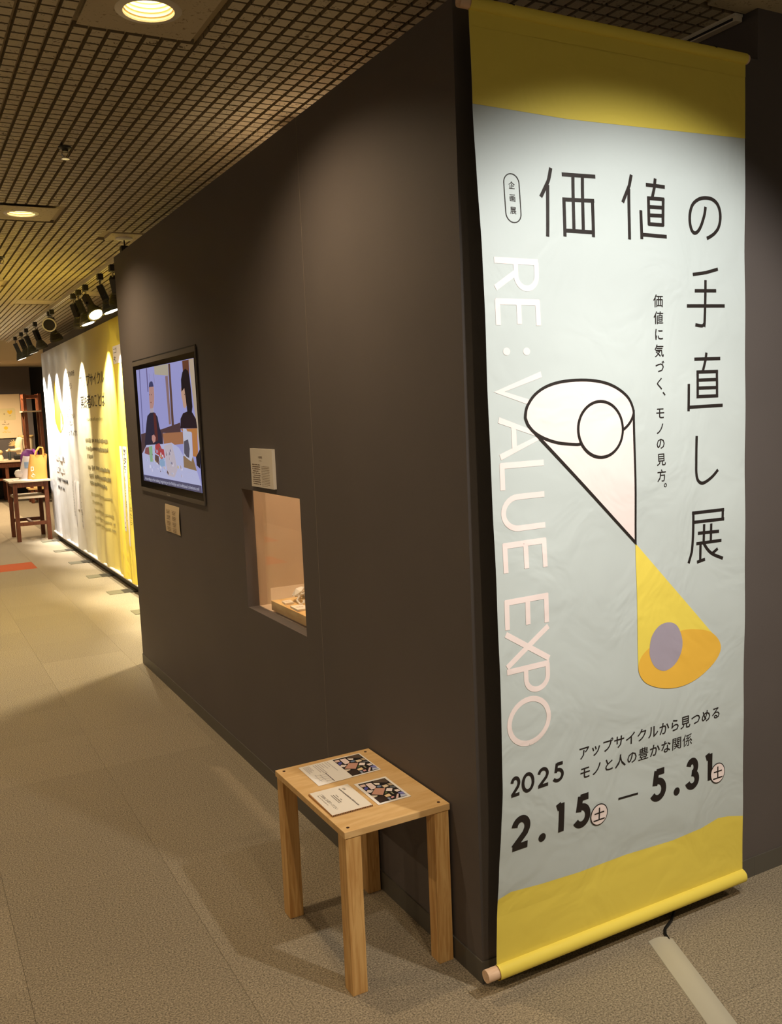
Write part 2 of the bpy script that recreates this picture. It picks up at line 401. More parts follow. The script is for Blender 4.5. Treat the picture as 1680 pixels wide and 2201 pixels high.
# artwork of the flat prints, measured in millimetres on the thing that carries them
TITLE = [[[219.4,2075.2],[211.5,2048.1],[202.6,2032.2],[184.3,2004.3]],[[207.6,2034.6],[198.3,1910.9]],[[252.9,2062.9],[359.4,2066]],[[287.7,2062.8],[281.8,1932.2]],[[317.9,2063.7],[311.8,1932]],[[255.8,2005.8],[252.4,1913.9]],[[347,2009.3],[343.9,1917.3]],[[251.1,2003.1],[352.6,2006.5]],[[250.4,1928.4],[344.7,1929.1]],[[479.4,2080.6],[471.8,2053.3],[447.4,2009.7]],[[469.9,2045.2],[464.4,1917.8]],[[529.1,2059.8],[595.5,2058.8]],[[561.8,2077.7],[558.3,2054],[550,2027.8]],[[537.1,2028.9],[535.3,1958.1]],[[589.5,2029.8],[585.3,1958.6]],[[532.5,2026.5],[592.9,2027.2]],[[536.1,2004.5],[587.5,2005.9]],[[535.2,1983.3],[586.8,1984.6]],[[532,1960.8],[587.7,1961.2]],[[508.6,1993.8],[507.1,1920.8]],[[505.9,1932.5],[597.2,1931.7]],[[745.8,2018.6],[741.8,1998.5],[730.9,1972.5],[718.4,1954.9],[704.2,1947.4],[692.3,1954.3],[686.1,1974.1],[687.3,1999.2],[696.8,2020.7],[715.1,2034.5],[738.3,2041.2],[765.8,2041],[787.2,2031.9],[799.4,2014.9],[802.9,1991.6],[796.4,1967.8],[781.8,1952],[764.3,1941.7],[749.9,1935.9]],[[691.5,1837.6],[743.4,1844.7],[790.6,1855.6]],[[698.6,1795],[782.3,1797.1]],[[669.1,1754.4],[816.2,1757]],[[740.5,1824.4],[737.8,1716.3],[734.9,1706.6],[726.5,1702.3],[702,1704.9]],[[697.7,1612.8],[799.5,1613.7]],[[744.9,1630.3],[741.4,1610.8],[729.8,1579]],[[709.6,1582.1],[709,1508.8]],[[785.5,1582.8],[785.2,1508.8]],[[705.1,1577.9],[790.1,1578.3]],[[709.4,1556],[785.4,1556.3]],[[709.2,1534.6],[785.3,1534.2]],[[704.5,1511.3],[789.8,1511.5]],[[674.8,1546.7],[673.9,1473]],[[670.2,1483.6],[807.6,1484.6]],[[706.3,1404.1],[703.4,1333.1],[702.6,1301.4],[708.1,1281.9],[722.9,1272.7],[741.9,1276.1],[768.1,1288.6],[790.2,1305.2]],[[682.9,1192.6],[811.9,1191]],[[806.5,1192.7],[805.3,1162.1]],[[686.6,1166.6],[811.9,1164.3]],[[688,1194.9],[687.5,1134.7],[683.7,1090.8],[679,1075.2],[669.7,1054.1]],[[730.9,1157.3],[729.5,1102.6]],[[759.4,1156.4],[758.1,1104.7]],[[706.5,1133.9],[791.1,1131.1]],[[700.5,1105.1],[801.2,1104.1]],[[717.3,1105.2],[715.8,1054.5]],[[703.1,1052.9],[735.1,1057.5]],[[729.5,1103.8],[745.1,1084.5],[767.4,1068],[807.8,1051.6]],[[786.4,1081.9],[760.4,1068.8]]]
ELL = [[109.4,1482.6],[116.1,1506.1],[140.9,1533.5],[180,1553],[233.9,1563.3],[304,1564.8],[365.4,1557],[412.2,1540.4],[449.1,1515.1],[466.2,1483.8],[463,1466.1],[450.1,1448.9],[428,1434.2],[392.8,1419.5],[339.8,1409.5],[281.5,1405.8],[257.8,1406.4],[208.2,1412.9],[167.2,1425.3],[136.7,1440.9],[118.6,1458.4],[110.8,1473.4]]
CONE = [[136.7,1440.2],[468.1,1134.5],[467.3,1483.8]]
CIRC = [[426.4,1435.8],[424,1419.9],[417.8,1405],[408.1,1391.9],[395.4,1381.3],[380.4,1373.6],[364,1369.4],[346.9,1368.7],[330,1371.5],[314.2,1377.8],[300.3,1387],[288.8,1398.8],[280.5,1412.6],[275.6,1427.6],[274.3,1443.2],[276.7,1458.5],[282.7,1473],[292,1485.8],[304.2,1496.4],[318.6,1504.2],[334.6,1508.9],[351.5,1510.1],[368.3,1507.7],[384.3,1502],[398.7,1493],[410.7,1481.2],[419.6,1467.3],[424.9,1451.9]]
YCONE = [[467.5,1133],[470.3,794.6],[482.8,779.5],[571,780],[693,797],[781.1,826.2],[755.7,848.2]]
OELL = [[470.3,794.6],[483.3,821.7],[515.4,841.3],[571.6,861.4],[637.8,868.4],[693.1,863.7],[749.4,848.4],[784.3,823.5],[799.8,796.2],[792.9,772.7],[768.7,750.1],[724.3,727.1],[674.3,713.1],[619,709.9],[558.6,719.8],[505.7,741.1],[479.7,765.3]]
LELL = [[514.2,837.3],[523.3,871.7],[551.2,895.8],[589.9,899.8],[622.7,882.9],[642,840.8],[636.3,804.9],[610.1,776.2],[570.9,766.2],[535.4,782.3],[516.9,811.3]]
TOPW = [[-5,2199.8],[130.3,2197.6],[274.2,2195.3],[480.7,2200.7],[676.7,2205.8],[905,2211.6]]
BOTW = [[2.4,272.5],[39.8,281.3],[137.7,272],[265,265.7],[432.4,267.3],[611.4,259.1],[724.9,264.8],[793.9,277.9],[835.1,272.8],[898.9,257.6]]
TAG = [[562.9,1764.8],[564.1,1721.3],[564.9,1678.4],[564.6,1635.3],[565.9,1593.1],[564.6,1549.3],[576.3,1516.7],[565.8,1471.8],[566.1,1430.5],[566.5,1391],[567.3,1347.9],[567.1,1304.6],[576.9,1271.7]]
PINK = [["R", 1852.8, 1780], ["E", 1758.2, 1698.3], ["V", 1584.2, 1501.3], ["A", 1479.3, 1385.4], ["L", 1372.6, 1309.3], ["U", 1295.3, 1208.4], ["E", 1181.2, 1109.8], ["E", 1043.6, 970.3], ["X", 964, 875], ["P", 872.5, 803.5], ["O", 790.6, 670.8]]
TV = {
 'screen': [[3344,1779],[2223,1774],[2223,1157],[3343,1159]],
 'post1': [[2660,1774],[2625,1773],[2628,1465],[2672,1463]],
 'post2': [[2733,1716],[2683,1716],[2681,1477],[2722,1474]],
 'slatL': [[3277,1778],[3255,1778],[3274,1429],[3296,1428]],
 'slatM': [[3113,1777],[3093,1776],[3096,1651],[3117,1651]],
 'shoji': [[2940,1777],[2664,1774],[2670,1716],[2940,1735]],
 'brownR': [[2410,1772],[2301,1772],[2311,1625],[2407,1676]],
 'cream': [[2301,1773],[2223,1772],[2215,1329],[2244,1456],[2277,1623]],
 'wainscot': [[3336,1421],[3231,1429],[2856,1451],[2514,1483],[2514,1429],[2853,1431],[2868,1359],[3349,1313]],
 'board': [[2859,1429],[2479,1438],[2480,1380],[2847,1364]],
 'hair1': [[3083,1670],[3064,1697],[3024,1704],[2993,1699],[2979,1681],[2979,1666]],
 'face1': [[3075,1675],[2975,1674],[2976,1627],[2993,1583],[3027,1557],[3064,1550],[3087,1560],[3090,1610]],
 'neck1': [[3087,1560],[3014,1562],[3010,1534],[3091,1530]],
 'body1': [[3157,1521],[3089,1538],[2999,1539],[2939,1514],[2917,1465],[2883,1426],[2863,1344],[2932,1333],[3258,1325],[3256,1377],[3191,1480]],
 'tie1': [[3024,1534],[2971,1534],[2961,1391],[3023,1381]],
 'hand1': [[3085,1415],[3039,1421],[3005,1406],[3022,1383],[3065,1375],[3092,1395]],
 'hair2': [[2448,1687],[2417,1720],[2367,1734],[2323,1722],[2302,1693],[2291,1624],[2287,1555],[2307,1521],[2376,1522],[2388,1592],[2401,1645],[2453,1629]],
 'face2': [[2461,1647],[2401,1645],[2383,1609],[2375,1565],[2414,1549],[2439,1558],[2446,1589],[2459,1603]],
 'body2': [[2501,1501],[2452,1527],[2372,1535],[2297,1529],[2246,1499],[2232,1456],[2515,1454]],
 'box': [[2511,1452],[2237,1456],[2244,1345],[2282,1322],[2333,1325],[2324,1434],[2479,1440]],
 'boxwhite': [[2471,1456],[2412,1452],[2400,1441],[2331,1439],[2339,1321],[2364,1298],[2423,1309],[2489,1325],[2479,1384]],
 'boxdark': [[2469,1393],[2395,1403],[2377,1359],[2397,1315],[2435,1318],[2478,1335]],
 'table': [[3340,1308],[3224,1362],[2863,1373],[2697,1383],[2569,1360],[2498,1321],[2499,1266],[2286,1257],[2228,1191],[3337,1194]],
 'tabletan': [[2498,1321],[2334,1321],[2286,1257],[2499,1266]],
 'cloth': [[2847,1364],[2698,1381],[2649,1316],[2620,1248],[2683,1208],[2806,1211],[2835,1287]],
 'red': [[3028,1366],[2937,1377],[2899,1348],[2854,1345],[2845,1304],[2919,1289],[2968,1312],[3043,1323]],
 'redL': [[3279,1314],[3250,1346],[3153,1353],[3159,1307]],
 'tube': [[3174,1353],[3090,1360],[3105,1273],[3161,1271]],
 'jar': [[2957,1288],[2849,1301],[2854,1258],[2961,1249]],
 'mud': [[3045,1315],[2970,1307],[2967,1258],[3058,1280]],
 'blackR': [[2282,1322],[2205,1363],[2224,1269],[2278,1284]],
 'subbar': [[3335,1192],[2224,1191],[2223,1157],[3343,1159]],
}
MOSAIC = [
 ((90, 75, 62), [[0.546,0.013],[0.97,0.01],[0.98,0.177],[0.916,0.228],[0.488,0.067]]),
 ((235, 215, 212), [[0.227,0.054],[0.433,0.067],[0.438,0.291],[0.336,0.358],[0.21,0.362]]),
 ((235, 225, 215), [[0.489,0.099],[0.666,0.166],[0.611,0.241],[0.488,0.205]]),
 ((110, 130, 160), [[0.467,0.282],[0.542,0.258],[0.631,0.284],[0.605,0.333],[0.53,0.357],[0.455,0.329]]),
 ((225, 205, 175), [[0.636,0.303],[0.816,0.297],[0.834,0.398],[0.642,0.42]]),
 ((180, 160, 130), [[0.851,0.278],[0.977,0.272],[0.997,0.397],[0.88,0.384]]),
 ((105, 110, 115), [[0.793,0.456],[0.847,0.425],[0.983,0.444],[1.003,0.504],[0.937,0.531]]),
 ((220, 190, 180), [[0.023,0.051],[0.193,0.062],[0.171,0.17],[0.011,0.163]]),
 ((90, 90, 170), [[0.048,0.228],[0.129,0.186],[0.18,0.226],[0.153,0.278],[0.037,0.338],[0.008,0.297]]),
 ((228, 215, 210), [[-0.008,0.404],[0.091,0.338],[0.235,0.423],[0.091,0.491],[-0.006,0.445]]),
 ((200, 150, 130), [[0.046,0.565],[0.365,0.347],[0.65,0.445],[0.351,0.705]]),
 ((240, 228, 225), [[0.567,0.568],[0.69,0.464],[0.852,0.524],[0.733,0.641]]),
 ((235, 220, 215), [[0.825,0.613],[0.964,0.614],[1.0,0.7],[0.847,0.724]]),
 ((95, 110, 70), [[0.439,0.672],[0.526,0.593],[0.595,0.609],[0.508,0.688]]),
 ((150, 150, 120), [[0.659,0.663],[0.708,0.672],[0.703,0.781],[0.653,0.783]]),
 ((235, 205, 160), [[0.366,0.736],[0.565,0.709],[0.561,0.828],[0.369,0.83]]),
 ((58, 42, 35), [[0.017,0.734],[0.339,0.735],[0.331,0.94],[0.005,0.993]]),
 ((220, 205, 185), [[-0.001,0.608],[0.181,0.665],[0.149,0.704],[-0.004,0.726]]),
 ((220, 160, 165), [[0.484,0.869],[0.593,0.854],[0.603,0.913],[0.481,0.937]]),
 ((150, 160, 185), [[0.367,0.865],[0.441,0.872],[0.427,0.985],[0.353,0.977]]),
 ((225, 195, 190), [[0.588,0.977],[0.774,0.808],[0.834,0.819],[0.668,0.987]]),
 ((130, 130, 195), [[0.847,0.764],[1.018,0.757],[1.014,0.888],[0.863,0.841]]),
 ((190, 195, 220), [[0.85,0.856],[1.001,0.902],[1.006,0.975],[0.779,0.969]]),
]
# ------------------------------------------------------------------ the setting
MM = 0.001
# floor: backing slab with single carpet tiles
floor = struct(MB().box((-6, -5, -0.06), (6, 20, -0.004)).build('floor', M['carpet_base']))
g_ = 0.25-0.0003
tile_mb = MB(); e_ = g_-0.0007
tile_mb.add([(-g_,-g_,-.004),(g_,-g_,-.004),(g_,g_,-.004),(-g_,g_,-.004),(-g_,-g_,-.0005),(g_,-g_,-.0005),(g_,g_,-.0005),(-g_,g_,-.0005),(-e_,-e_,0),(e_,-e_,0),(e_,e_,0),(-e_,e_,0)],
            [(0,1,5,4),(1,2,6,5),(2,3,7,6),(3,0,4,7),(4,5,9,8),(5,6,10,9),(6,7,11,10),(7,4,8,11),(8,9,10,11)])
orange_cells = {(-1, 16), (-5, 16), (-4, 13)}
tile_proto = {}
for key in ('carpet', 'carpet_orange'):
    me = bpy.data.meshes.new('carpet_tile'); me.from_pydata(tile_mb.v, [], tile_mb.f); me.materials.append(M[key]); tile_proto[key] = me
for iy in range(-4, 36):
    for ix in range(-6, 4):
        cx, cy = -0.05+0.5*ix+0.25, 0.12+0.5*iy+0.25
        if cx > 0.3 and 0.5 < cy < 10.4: continue
        if ix >= 1 and cy > 0.5: continue
        if ix < -4 and cy < 2: continue
        if ix < -5 and cy < 6: continue
        key = 'carpet_orange' if (ix, iy) in orange_cells else 'carpet'
        o = bpy.data.objects.new('carpet_tile', tile_proto[key]); COL.objects.link(o); o.location = (cx, cy, 0); adopt(o, floor)

# ceiling: slab, raised blocks, smooth boards round the downlights
CANS = [(-0.53, 0.67), (-0.545, 3.335)]
cs = MB(); ha, hb = -0.625, -0.450
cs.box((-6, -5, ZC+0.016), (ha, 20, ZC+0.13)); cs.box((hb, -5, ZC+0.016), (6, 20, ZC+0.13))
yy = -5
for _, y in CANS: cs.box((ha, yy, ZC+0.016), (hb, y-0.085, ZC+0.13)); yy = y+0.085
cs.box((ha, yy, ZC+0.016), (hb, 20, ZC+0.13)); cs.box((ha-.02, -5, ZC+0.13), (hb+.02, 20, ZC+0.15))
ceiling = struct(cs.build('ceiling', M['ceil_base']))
PX, PY = 0.0503, 0.0528
panels = [(-0.69, 0.505, -0.37, 0.833), (-0.69, 3.165, -0.38, 3.51), (-0.69, 5.85, -0.38, 6.18), (0.0, 3.74, 0.30, 3.96), (0.88, -0.6, 2.2, 0.045), (0.24, 6.35, 0.55, 6.62), (-0.15, 7.0, 0.16, 7.3)]
for (a, b, c, d) in panels:
    can = [q for q in CANS if a < q[0] < c and b < q[1] < d]
    if not can: MB().box((a, b, ZC-0.001), (c, d, ZC+0.016)).build('ceiling_panel', M['ceil_panel'], ceiling); continue
    x, y = can[0]; n = 48; mb = MB(); inner, outer = [], []
    for i in range(n):
        t = 2*math.pi*i/n; u, v = math.cos(t), math.sin(t)
        k = min((c-x)/u if u > 1e-9 else ((a-x)/u if u < -1e-9 else 9), (d-y)/v if v > 1e-9 else ((b-y)/v if v < -1e-9 else 9))
        inner.append((x+0.070*u, y+0.070*v)); outer.append((x+k*u, y+k*v))
    for z in (ZC-0.001, ZC+0.0158): mb.v += [(p_[0], p_[1], z) for p_ in inner]+[(p_[0], p_[1], z) for p_ in outer]
    for i in range(n):
        j = (i+1) % n; mb.f += [(i, n+i, n+j, j), (i, j, 2*n+j, 2*n+i), (2*n+i, 2*n+j, 3*n+j, 3*n+i)]
    mb.build('ceiling_panel', M['ceil_panel'], ceiling)
blk = MB(); hx, hy = 0.0187, 0.0218
blk.add([(-hx-.002,-hy-.0015,.016),(hx+.002,-hy-.0015,.016),(hx+.002,hy+.0015,.016),(-hx-.002,hy+.0015,.016),(-hx,-hy,0),(hx,-hy,0),(hx,hy,0),(-hx,hy,0)],
        [(7,6,5,4),(0,4,5,1),(1,5,6,2),(2,6,7,3),(3,7,4,0)])
blk_me = bpy.data.meshes.new('ceiling_block'); blk_me.from_pydata(blk.v, [], blk.f); blk_me.materials.append(M['ceil']); blk_me.materials.append(M['ceil_side_shade'])
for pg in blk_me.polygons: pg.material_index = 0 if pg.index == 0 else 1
cells = []
for ix in range(-60, 45):
    for iy in range(-40, 200):
        x, y = -0.7235+PX*ix, 0.876+PY*iy
        if any(a-0.02 < x < c+0.02 and b-0.02 < y < d+0.02 for a, b, c, d in panels): continue
        if y > 6 and (x < -1.2): continue
        cells.append((x, y))
seen = []
for k, (x, y) in enumerate(cells):
    p = project((x, y, ZC))
    if p and -10 < p[0] < 1690 and -10 < p[1] < 900 and not (x > 0.0 and 0 < y): seen.append((p[2], k))
near = set(k for _, k in sorted(seen)[:300])
rest = MB()
for k, (x, y) in enumerate(cells):
    if k in near:
        o = bpy.data.objects.new('ceiling_block', blk_me); COL.objects.link(o); o.location = (x, y, ZC); adopt(o, ceiling)
    else:
        q = len(rest.v); rest.v += [(vx+x, vy+y, vz+ZC) for vx, vy, vz in blk.v]; rest.f += [tuple(i+q for i in f) for f in blk.f]
o = rest.build('ceiling_blocks', M['ceil'], ceiling); o['kind'] = 'stuff'
o.data.materials.append(M['ceil_side_shade'])
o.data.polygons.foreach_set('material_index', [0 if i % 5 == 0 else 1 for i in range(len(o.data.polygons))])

# dark partition with the television and the display window (opening cut from panels)
WT = 0.05; LW = 3.735
oy0, oy1, oz0, oz1 = 1.079, 1.695, 0.713, 1.2095
wl = MB()
wl.box((0, 0, 0), (WT, oy0, WH)); wl.box((0, oy1, 0), (WT, LW, WH))
wl.box((0, oy0, 0), (WT, oy1, oz0)); wl.box((0, oy0, oz1), (WT, oy1, WH))
wall_left = struct(wl.build('wall_left', M['wall']))
MB().box((-0.0006, 0.9415, 0.09), (0.001, 0.9430, WH)).build('panel_seam', plain('seam_line', (128, 116, 104), 0.7), wall_left)
wall_front = struct(MB().box((WT, 0, 0), (1.03, 0.09, WH)).build('wall_front', M['wall']))
wall_right = struct(MB().box((1.03, 0, 0), (2.6, 3.2, ZC+0.016)).build('wall_right', M['wall']))
wall_rear = struct(MB().box((0.53, 4.1, 0), (0.66, 10.62, 2.45)).build('wall_rear', M['wall']))
wall_back = struct(MB().box((-5.5, 17.9, 0), (1.26, 18.0, ZC+0.016)).build('wall_back', M['wall']))
wall_end = struct(MB().box((1.26, 18.3, 0), (3.0, 18.4, ZC+0.016)).build('wall_far', M['dark']))
struct(MB().box((-0.004, 0.0, 0), (0.0, LW, 0.062)).build('baseboard_left', M['base']))
struct(MB().box((-0.004, -0.004, 0), (1.03, 0.0, 0.062)).build('baseboard_front', M['base']))
struct(MB().box((1.0305, -0.004, 0), (2.6, 0.0, 0.062)).build('baseboard_right', M['base']))
struct(MB().box((0.524, 4.1, 0), (0.53, 10.62, 0.07)).build('baseboard_rear', M['base']))
struct(MB().box((-5.5, 17.894, 0), (1.26, 17.9, 0.07)).build('baseboard_back', M['base']))

# ------------------------------------------------------------------ the hanging exhibition banner
BW = 0.90
ZT = [0.10, 0.22, 0.34, 0.46, 0.58, 0.72, 0.88, 1.26, 1.5, 1.87, 2.04, 2.2, 2.42]
GT = [0, -.007, -.023, -.036, -.048, -.052, -.052, -.042, -.036, -.028, -.014, -.006, 0]
def belly(z):
    if z <= ZT[0] or z >= ZT[-1]: return 0.0
    for i in range(len(ZT)-1):
        if z <= ZT[i+1]:
            t = (z-ZT[i])/(ZT[i+1]-ZT[i]); t = t*t*(3-2*t)*0.4+t*0.6
            return GT[i]+(GT[i+1]-GT[i])*t
def cloth_y(x, z):
    t = min(max(1-x/BW, 0), 1)
    w = 0.0016*math.sin(9*x+3.1*z)*math.sin(7*z+1)+0.001*math.sin(21*z+6*x)
    edge = min(1, max(0, (z-0.1)/0.2))*min(1, max(0, (2.4-z)/0.2))
    return -0.066+belly(z)*t**1.3-0.006*math.sin(math.pi*min(max(z/2.45, 0), 1))*(1-t)+w*edge
ban = thing('hanging_banner', 'tall pale blue and yellow exhibition banner hanging in front of the dark wall corner', 'banner', (0.45, -0.066, 0))
ZB0, ZB1, RR = 0.078, 2.420, 0.013
def cl(i, j):
    x, z = i*BW, ZB0+(ZB1-ZB0)*j
    return (x, cloth_y(x, z), z)
cloth = MB().grid(cl, 36, 96).build('cloth', M['cloth'], ban, smooth=True)
# hems wrapped round the rods
def hem(zc, r, up):
    mb = MB(); n = 14
    def fn(i, j):
        a = math.radians(-100+280*j) if up else math.radians(100-280*j)
        return (i*BW, -0.066-r*math.cos(a), zc+r*math.sin(a))
    return mb.grid(fn, 2, n)
hem(ZB1, 0.0150, True).build('top_hem', M['yellow'], ban, smooth=True)
hem(0.068, 0.0205, False).build('bottom_hem', M['yellow'], ban, smooth=True)
MB().grid(lambda i, j: (i*BW, -0.068-0.018*j*0-0.0007, 2.372+0.05*j), 2, 2).build('top_hem_fold', M['yellow'], ban)
MB().cyl((-0.026, -0.066, ZB1), (BW+0.008, -0.066, ZB1), RR, 20).build('top_rod', M['dowel'], ban, smooth=True)
MB().cyl((-0.034, -0.066, 0.068), (BW+0.004, -0.066, 0.068), 0.0165, 20).build('bottom_rod', M['dowel'], ban, smooth=True)
for hx_ in (0.12, 0.78):
    MB().tube([(hx_, 0.0, 2.436), (hx_, -0.03, 2.437), (hx_, -0.066, 2.4365), (hx_, -0.078, 2.43)], 0.0025, 6).build('hook', M['black_metal'], ban)
def on_banner(x, z, off): return Vector((x*MM, cloth_y(x*MM, z*MM)-off-0.0004, z*MM))
xc = [i*60 for i in range(1, 15)]; zc = [100+i*40 for i in range(0, 58)]
CUT = [(0, xc), (1, zc)]
INK, PINKC, YEL, ORG, LAV = (38, 32, 30), (238, 224, 222), (234, 214, 92), (232, 184, 72), (164, 156, 172)
p = Print()
p.poly([(0, 2418)]+[(max(0, min(900, x)), z) for x, z in TOPW]+[(900, 2418)], YEL)
p.build('top_border', on_banner, M['print'], ban, CUT)
p = Print()
p.poly([(0, 80)]+[(900, 80)]+[(max(0, min(900, x)), z) for x, z in reversed(BOTW)]+[(0, 268)], YEL)
p.build('bottom_border', on_banner, M['print'], ban, CUT)
for a, b in ((0, 9), (9, 21), (21, 22), (22, 26), (26, 36), (36, 37), (37, 49)):
    p = Print()
    for s_ in TITLE[a:b]: p.stroke(smooth_loop(s_, 5, False) if len(s_) > 3 else s_, 9.6 if a < 22 else 9.0, INK)
    p.build('title_character', on_banner, M['print'], ban, CUT)
# english lettering runs down the left side; capital strokes in a unit box (along, up)
def arc(cx, cy, rx, ry, a0, a1, n=14): return [(cx+rx*math.cos(math.radians(a0+(a1-a0)*i/n)), cy+ry*math.sin(math.radians(a0+(a1-a0)*i/n))) for i in range(n+1)]
CAPS = {
 'R': [[(0.06, 0), (0.06, 1)], [(0.06, 0.96), (0.45, 0.96)]+arc(0.5, 0.72, 0.42, 0.24, 85, -85)+[(0.06, 0.48)], [(0.42, 0.48), (0.94, 0)]],
 'E': [[(0.08, 0), (0.08, 1)], [(0, 0.96), (1, 0.96)], [(0.08, 0.52), (0.95, 0.52)], [(0, 0.04), (1, 0.04)]],
 'V': [[(0.03, 1), (0.5, 0.03), (0.97, 1)]],
 'A': [[(0.03, 0), (0.5, 0.97), (0.97, 0)], [(0.2, 0.33), (0.8, 0.33)]],
 'L': [[(0.08, 1), (0.08, 0)], [(0.0, 0.04), (1, 0.04)]],
 'U': [[(0.06, 1), (0.06, 0.4)]+arc(0.5, 0.38, 0.44, 0.34, 180, 360)+[(0.94, 1)]],
 'X': [[(0.04, 1), (0.96, 0)], [(0.96, 1), (0.04, 0)]],
 'P': [[(0.08, 0), (0.08, 1)], [(0.08, 0.96), (0.45, 0.96)]+arc(0.5, 0.7, 0.44, 0.26, 85, -85)+[(0.08, 0.44)]],
 'O': [arc(0.5, 0.5, 0.47, 0.47, 0, 360, 36)],
}
for ch, z0, z1 in PINK:
    p = Print()
    k = (1852-z0)/1060.0; xa, xb = 33-13*k, 165-10*k
    for s_ in CAPS[ch]:
        p.stroke([(xa+(xb-xa)*v, z0+(z1-z0)*u) for u, v in s_], 14.0 if len(s_) > 2 and ch not in 'VA' else 14.5, PINKC)
    p.build('english_letter', on_banner, M['print'], ban, CUT)
for x in (59, 119):
    p = Print(); p.ell(x, 1637, 10.5, 9, PINKC); p.build('colon_dot', on_banner, M['print'], ban, CUT)
p = Print()
el = smooth_loop(ELL, 4); ci = smooth_loop(CIRC, 2)
p.poly([CONE[0], CONE[1], CONE[2], ELL[6], ELL[18]], PINKC, 1); p.poly(el, PINKC, 2)
p.stroke([CONE[0], CONE[1], CONE[2]], 7.6, INK, 3); p.stroke(el, 7.6, INK, 3, True)
p.poly(ci, PINKC, 4); p.stroke(ci, 7.6, INK, 5, True)
p.build('pink_cone_drawing', on_banner, M['print'], ban, CUT)
p = Print()
p.poly(YCONE, YEL, 1); p.poly(smooth_loop(OELL, 5), ORG, 2); p.poly(smooth_loop(LELL, 5), LAV, 3)
p.build('yellow_cone_drawing', on_banner, M['print'], ban, CUT)
p = Print()
for ch, (x, z) in zip('価値に気づく、モノの見方。', TAG):
    if ch == '、': x, z = 566+1, z-10
    if ch == '。': x, z = 566+1, z-10
    if ch in '、。': x, z = x+24, z+26
    p.char(ch, x, z, 29.5, 31, INK, bold=0.009)
p.build('tagline_lettering', on_banner, M['print'], ban, CUT, kind='stuff')
p = Print()
bx0, bx1, bz0, bz1 = 76, 121, 1938, 2051
rr_ = 22
ring = arc(bx1-rr_, bz1-rr_, rr_, rr_, 0, 90, 8)+arc(bx0+rr_, bz1-rr_, rr_, rr_, 90, 180, 8)+arc(bx0+rr_, bz0+rr_, rr_, rr_, 180, 270, 8)+arc(bx1-rr_, bz0+rr_, rr_, rr_, 270, 360, 8)
p.stroke(ring, 2.6, INK, 0, True)
for ch, z in zip('企画展', (2024, 1995, 1966)): p.char(ch, 98.5, z, 15.5, 16.5, INK, bold=0.008)
p.build('badge_lettering', on_banner, M['print'], ban, CUT, kind='stuff')
p = Print()
def sub(text, x0, x1, z):
    n = len(text)
    for i, ch in enumerate(text):
        x = x0+(x1-x0)*i/(n-1); k = 0.82 if ch in 'ッ' else 1
        p.char(ch, x, z, 34, 34, INK, bold=0.011 if ch not in '係豊関' else 0.0 if ch == '係' else 0.006)
sub('アップサイクルから見つめる', 273, 779, 602); sub('モノと人の豊かな関係', 277, 662, 546.5)
p.build('subtitle_lettering', on_banner, M['print'], ban, CUT, kind='stuff')
DIG = {
 '0': [arc(0.5, 0.5, 0.5, 0.5, 0, 360, 32)],
 '1': [[(0.12, 0.92), (0.70, 1.0)], [(0.72, 1.06), (0.72, 0)]],
 '2': [arc(0.48, 0.70, 0.46, 0.30, 172, -20, 16)+[(0.80, 0.46), (0.02, 0.0)], [(-0.05, 0.0), (1.02, 0.0)]],
 '3': [arc(0.46, 0.755, 0.36, 0.245, 165, -75, 16)+[(0.42, 0.53)], [(0.42, 0.53)]+arc(0.46, 0.26, 0.46, 0.26, 78, -165, 18)],
 '5': [[(1.0, 1.0), (0.34, 1.0)], [(0.36, 1.06), (0.20, 0.50)], [(0.20, 0.53)]+arc(0.44, 0.33, 0.52, 0.33, 110, -150, 20)],
}
def digit(p, ch, x0, x1, z0, z1, w):
    h = w/2
    for s_ in DIG[ch]:
        p.stroke([(x0+h+(x1-x0-w)*u, z0+h+(z1-z0-w)*v) for u, v in s_], w, INK)
def banner_part(name, draw):
    p = Print(); draw(p); p.build(name, on_banner, M['print'], ban, CUT)
for ch, x0, x1 in (('2', 24, 57), ('0', 60, 102), ('2', 112, 152), ('5', 163, 203)): banner_part('year_digit', lambda p: digit(p, ch, x0, x1, 546, 599, 9))
for ch, x0, x1 in (('2', 31, 95), ('1', 168, 214), ('5', 238, 300), ('5', 518, 582), ('3', 655, 716), ('1', 728, 775)): banner_part('date_digit', lambda p: digit(p, ch, x0, x1, 394, 489, 19))
for x, z in ((134, 406), (622, 404)): banner_part('date_dot', lambda p: p.ell(x, z, 12, 12, INK))
banner_part('date_dash', lambda p: p.stroke([(399, 440), (472, 437)], 6, INK))
for x, z in ((329, 415), (789, 418)):
    def draw(p): p.ell(x, z, 31, 31, INK, 2); p.ell(x, z, 28, 28, PINKC, 3); p.char('土', x, z, 36, 36, INK, 4, bold=0.012)
    banner_part('weekday_disc', draw)

# ------------------------------------------------------------------ stool with its papers
SX0, SX1, SY0, SY1, SZ = -0.320, -0.0055, 0.128, 0.610, 0.45
st = thing('wooden_stool', 'low square-legged pine and plywood stool standing against the dark wall', 'stool', (-0.16, 0.37, 0))
MB().box((SX0, SY0, SZ-0.018), (SX1, SY1, SZ)).build('seat', M['ply'], st, bevel=0.0012)
for a, b in ((SX0+.003, SY0+.003), (SX0+.003, SY1-.05), (SX1-.047, SY0+.003), (SX1-.047, SY1-.05)):
    MB().box((a, b, 0), (a+0.044, b+0.046, SZ-0.018)).build('leg', M['pine'], st, bevel=0.0015, origin=(a+.022, b+.023, 0))
for a in (SX0+0.02, SX1-0.022):
    for b in (SY0+0.022, SY1-0.022):
        MB().cyl((a, b, SZ-0.002), (a, b, SZ+0.0007), 0.0045, 12).build('screw', M['screw'], st)
PZ = SZ+0.0009
def on_seat(z):
    return lambda x, y, off: Vector((x*MM, y*MM, z+off))
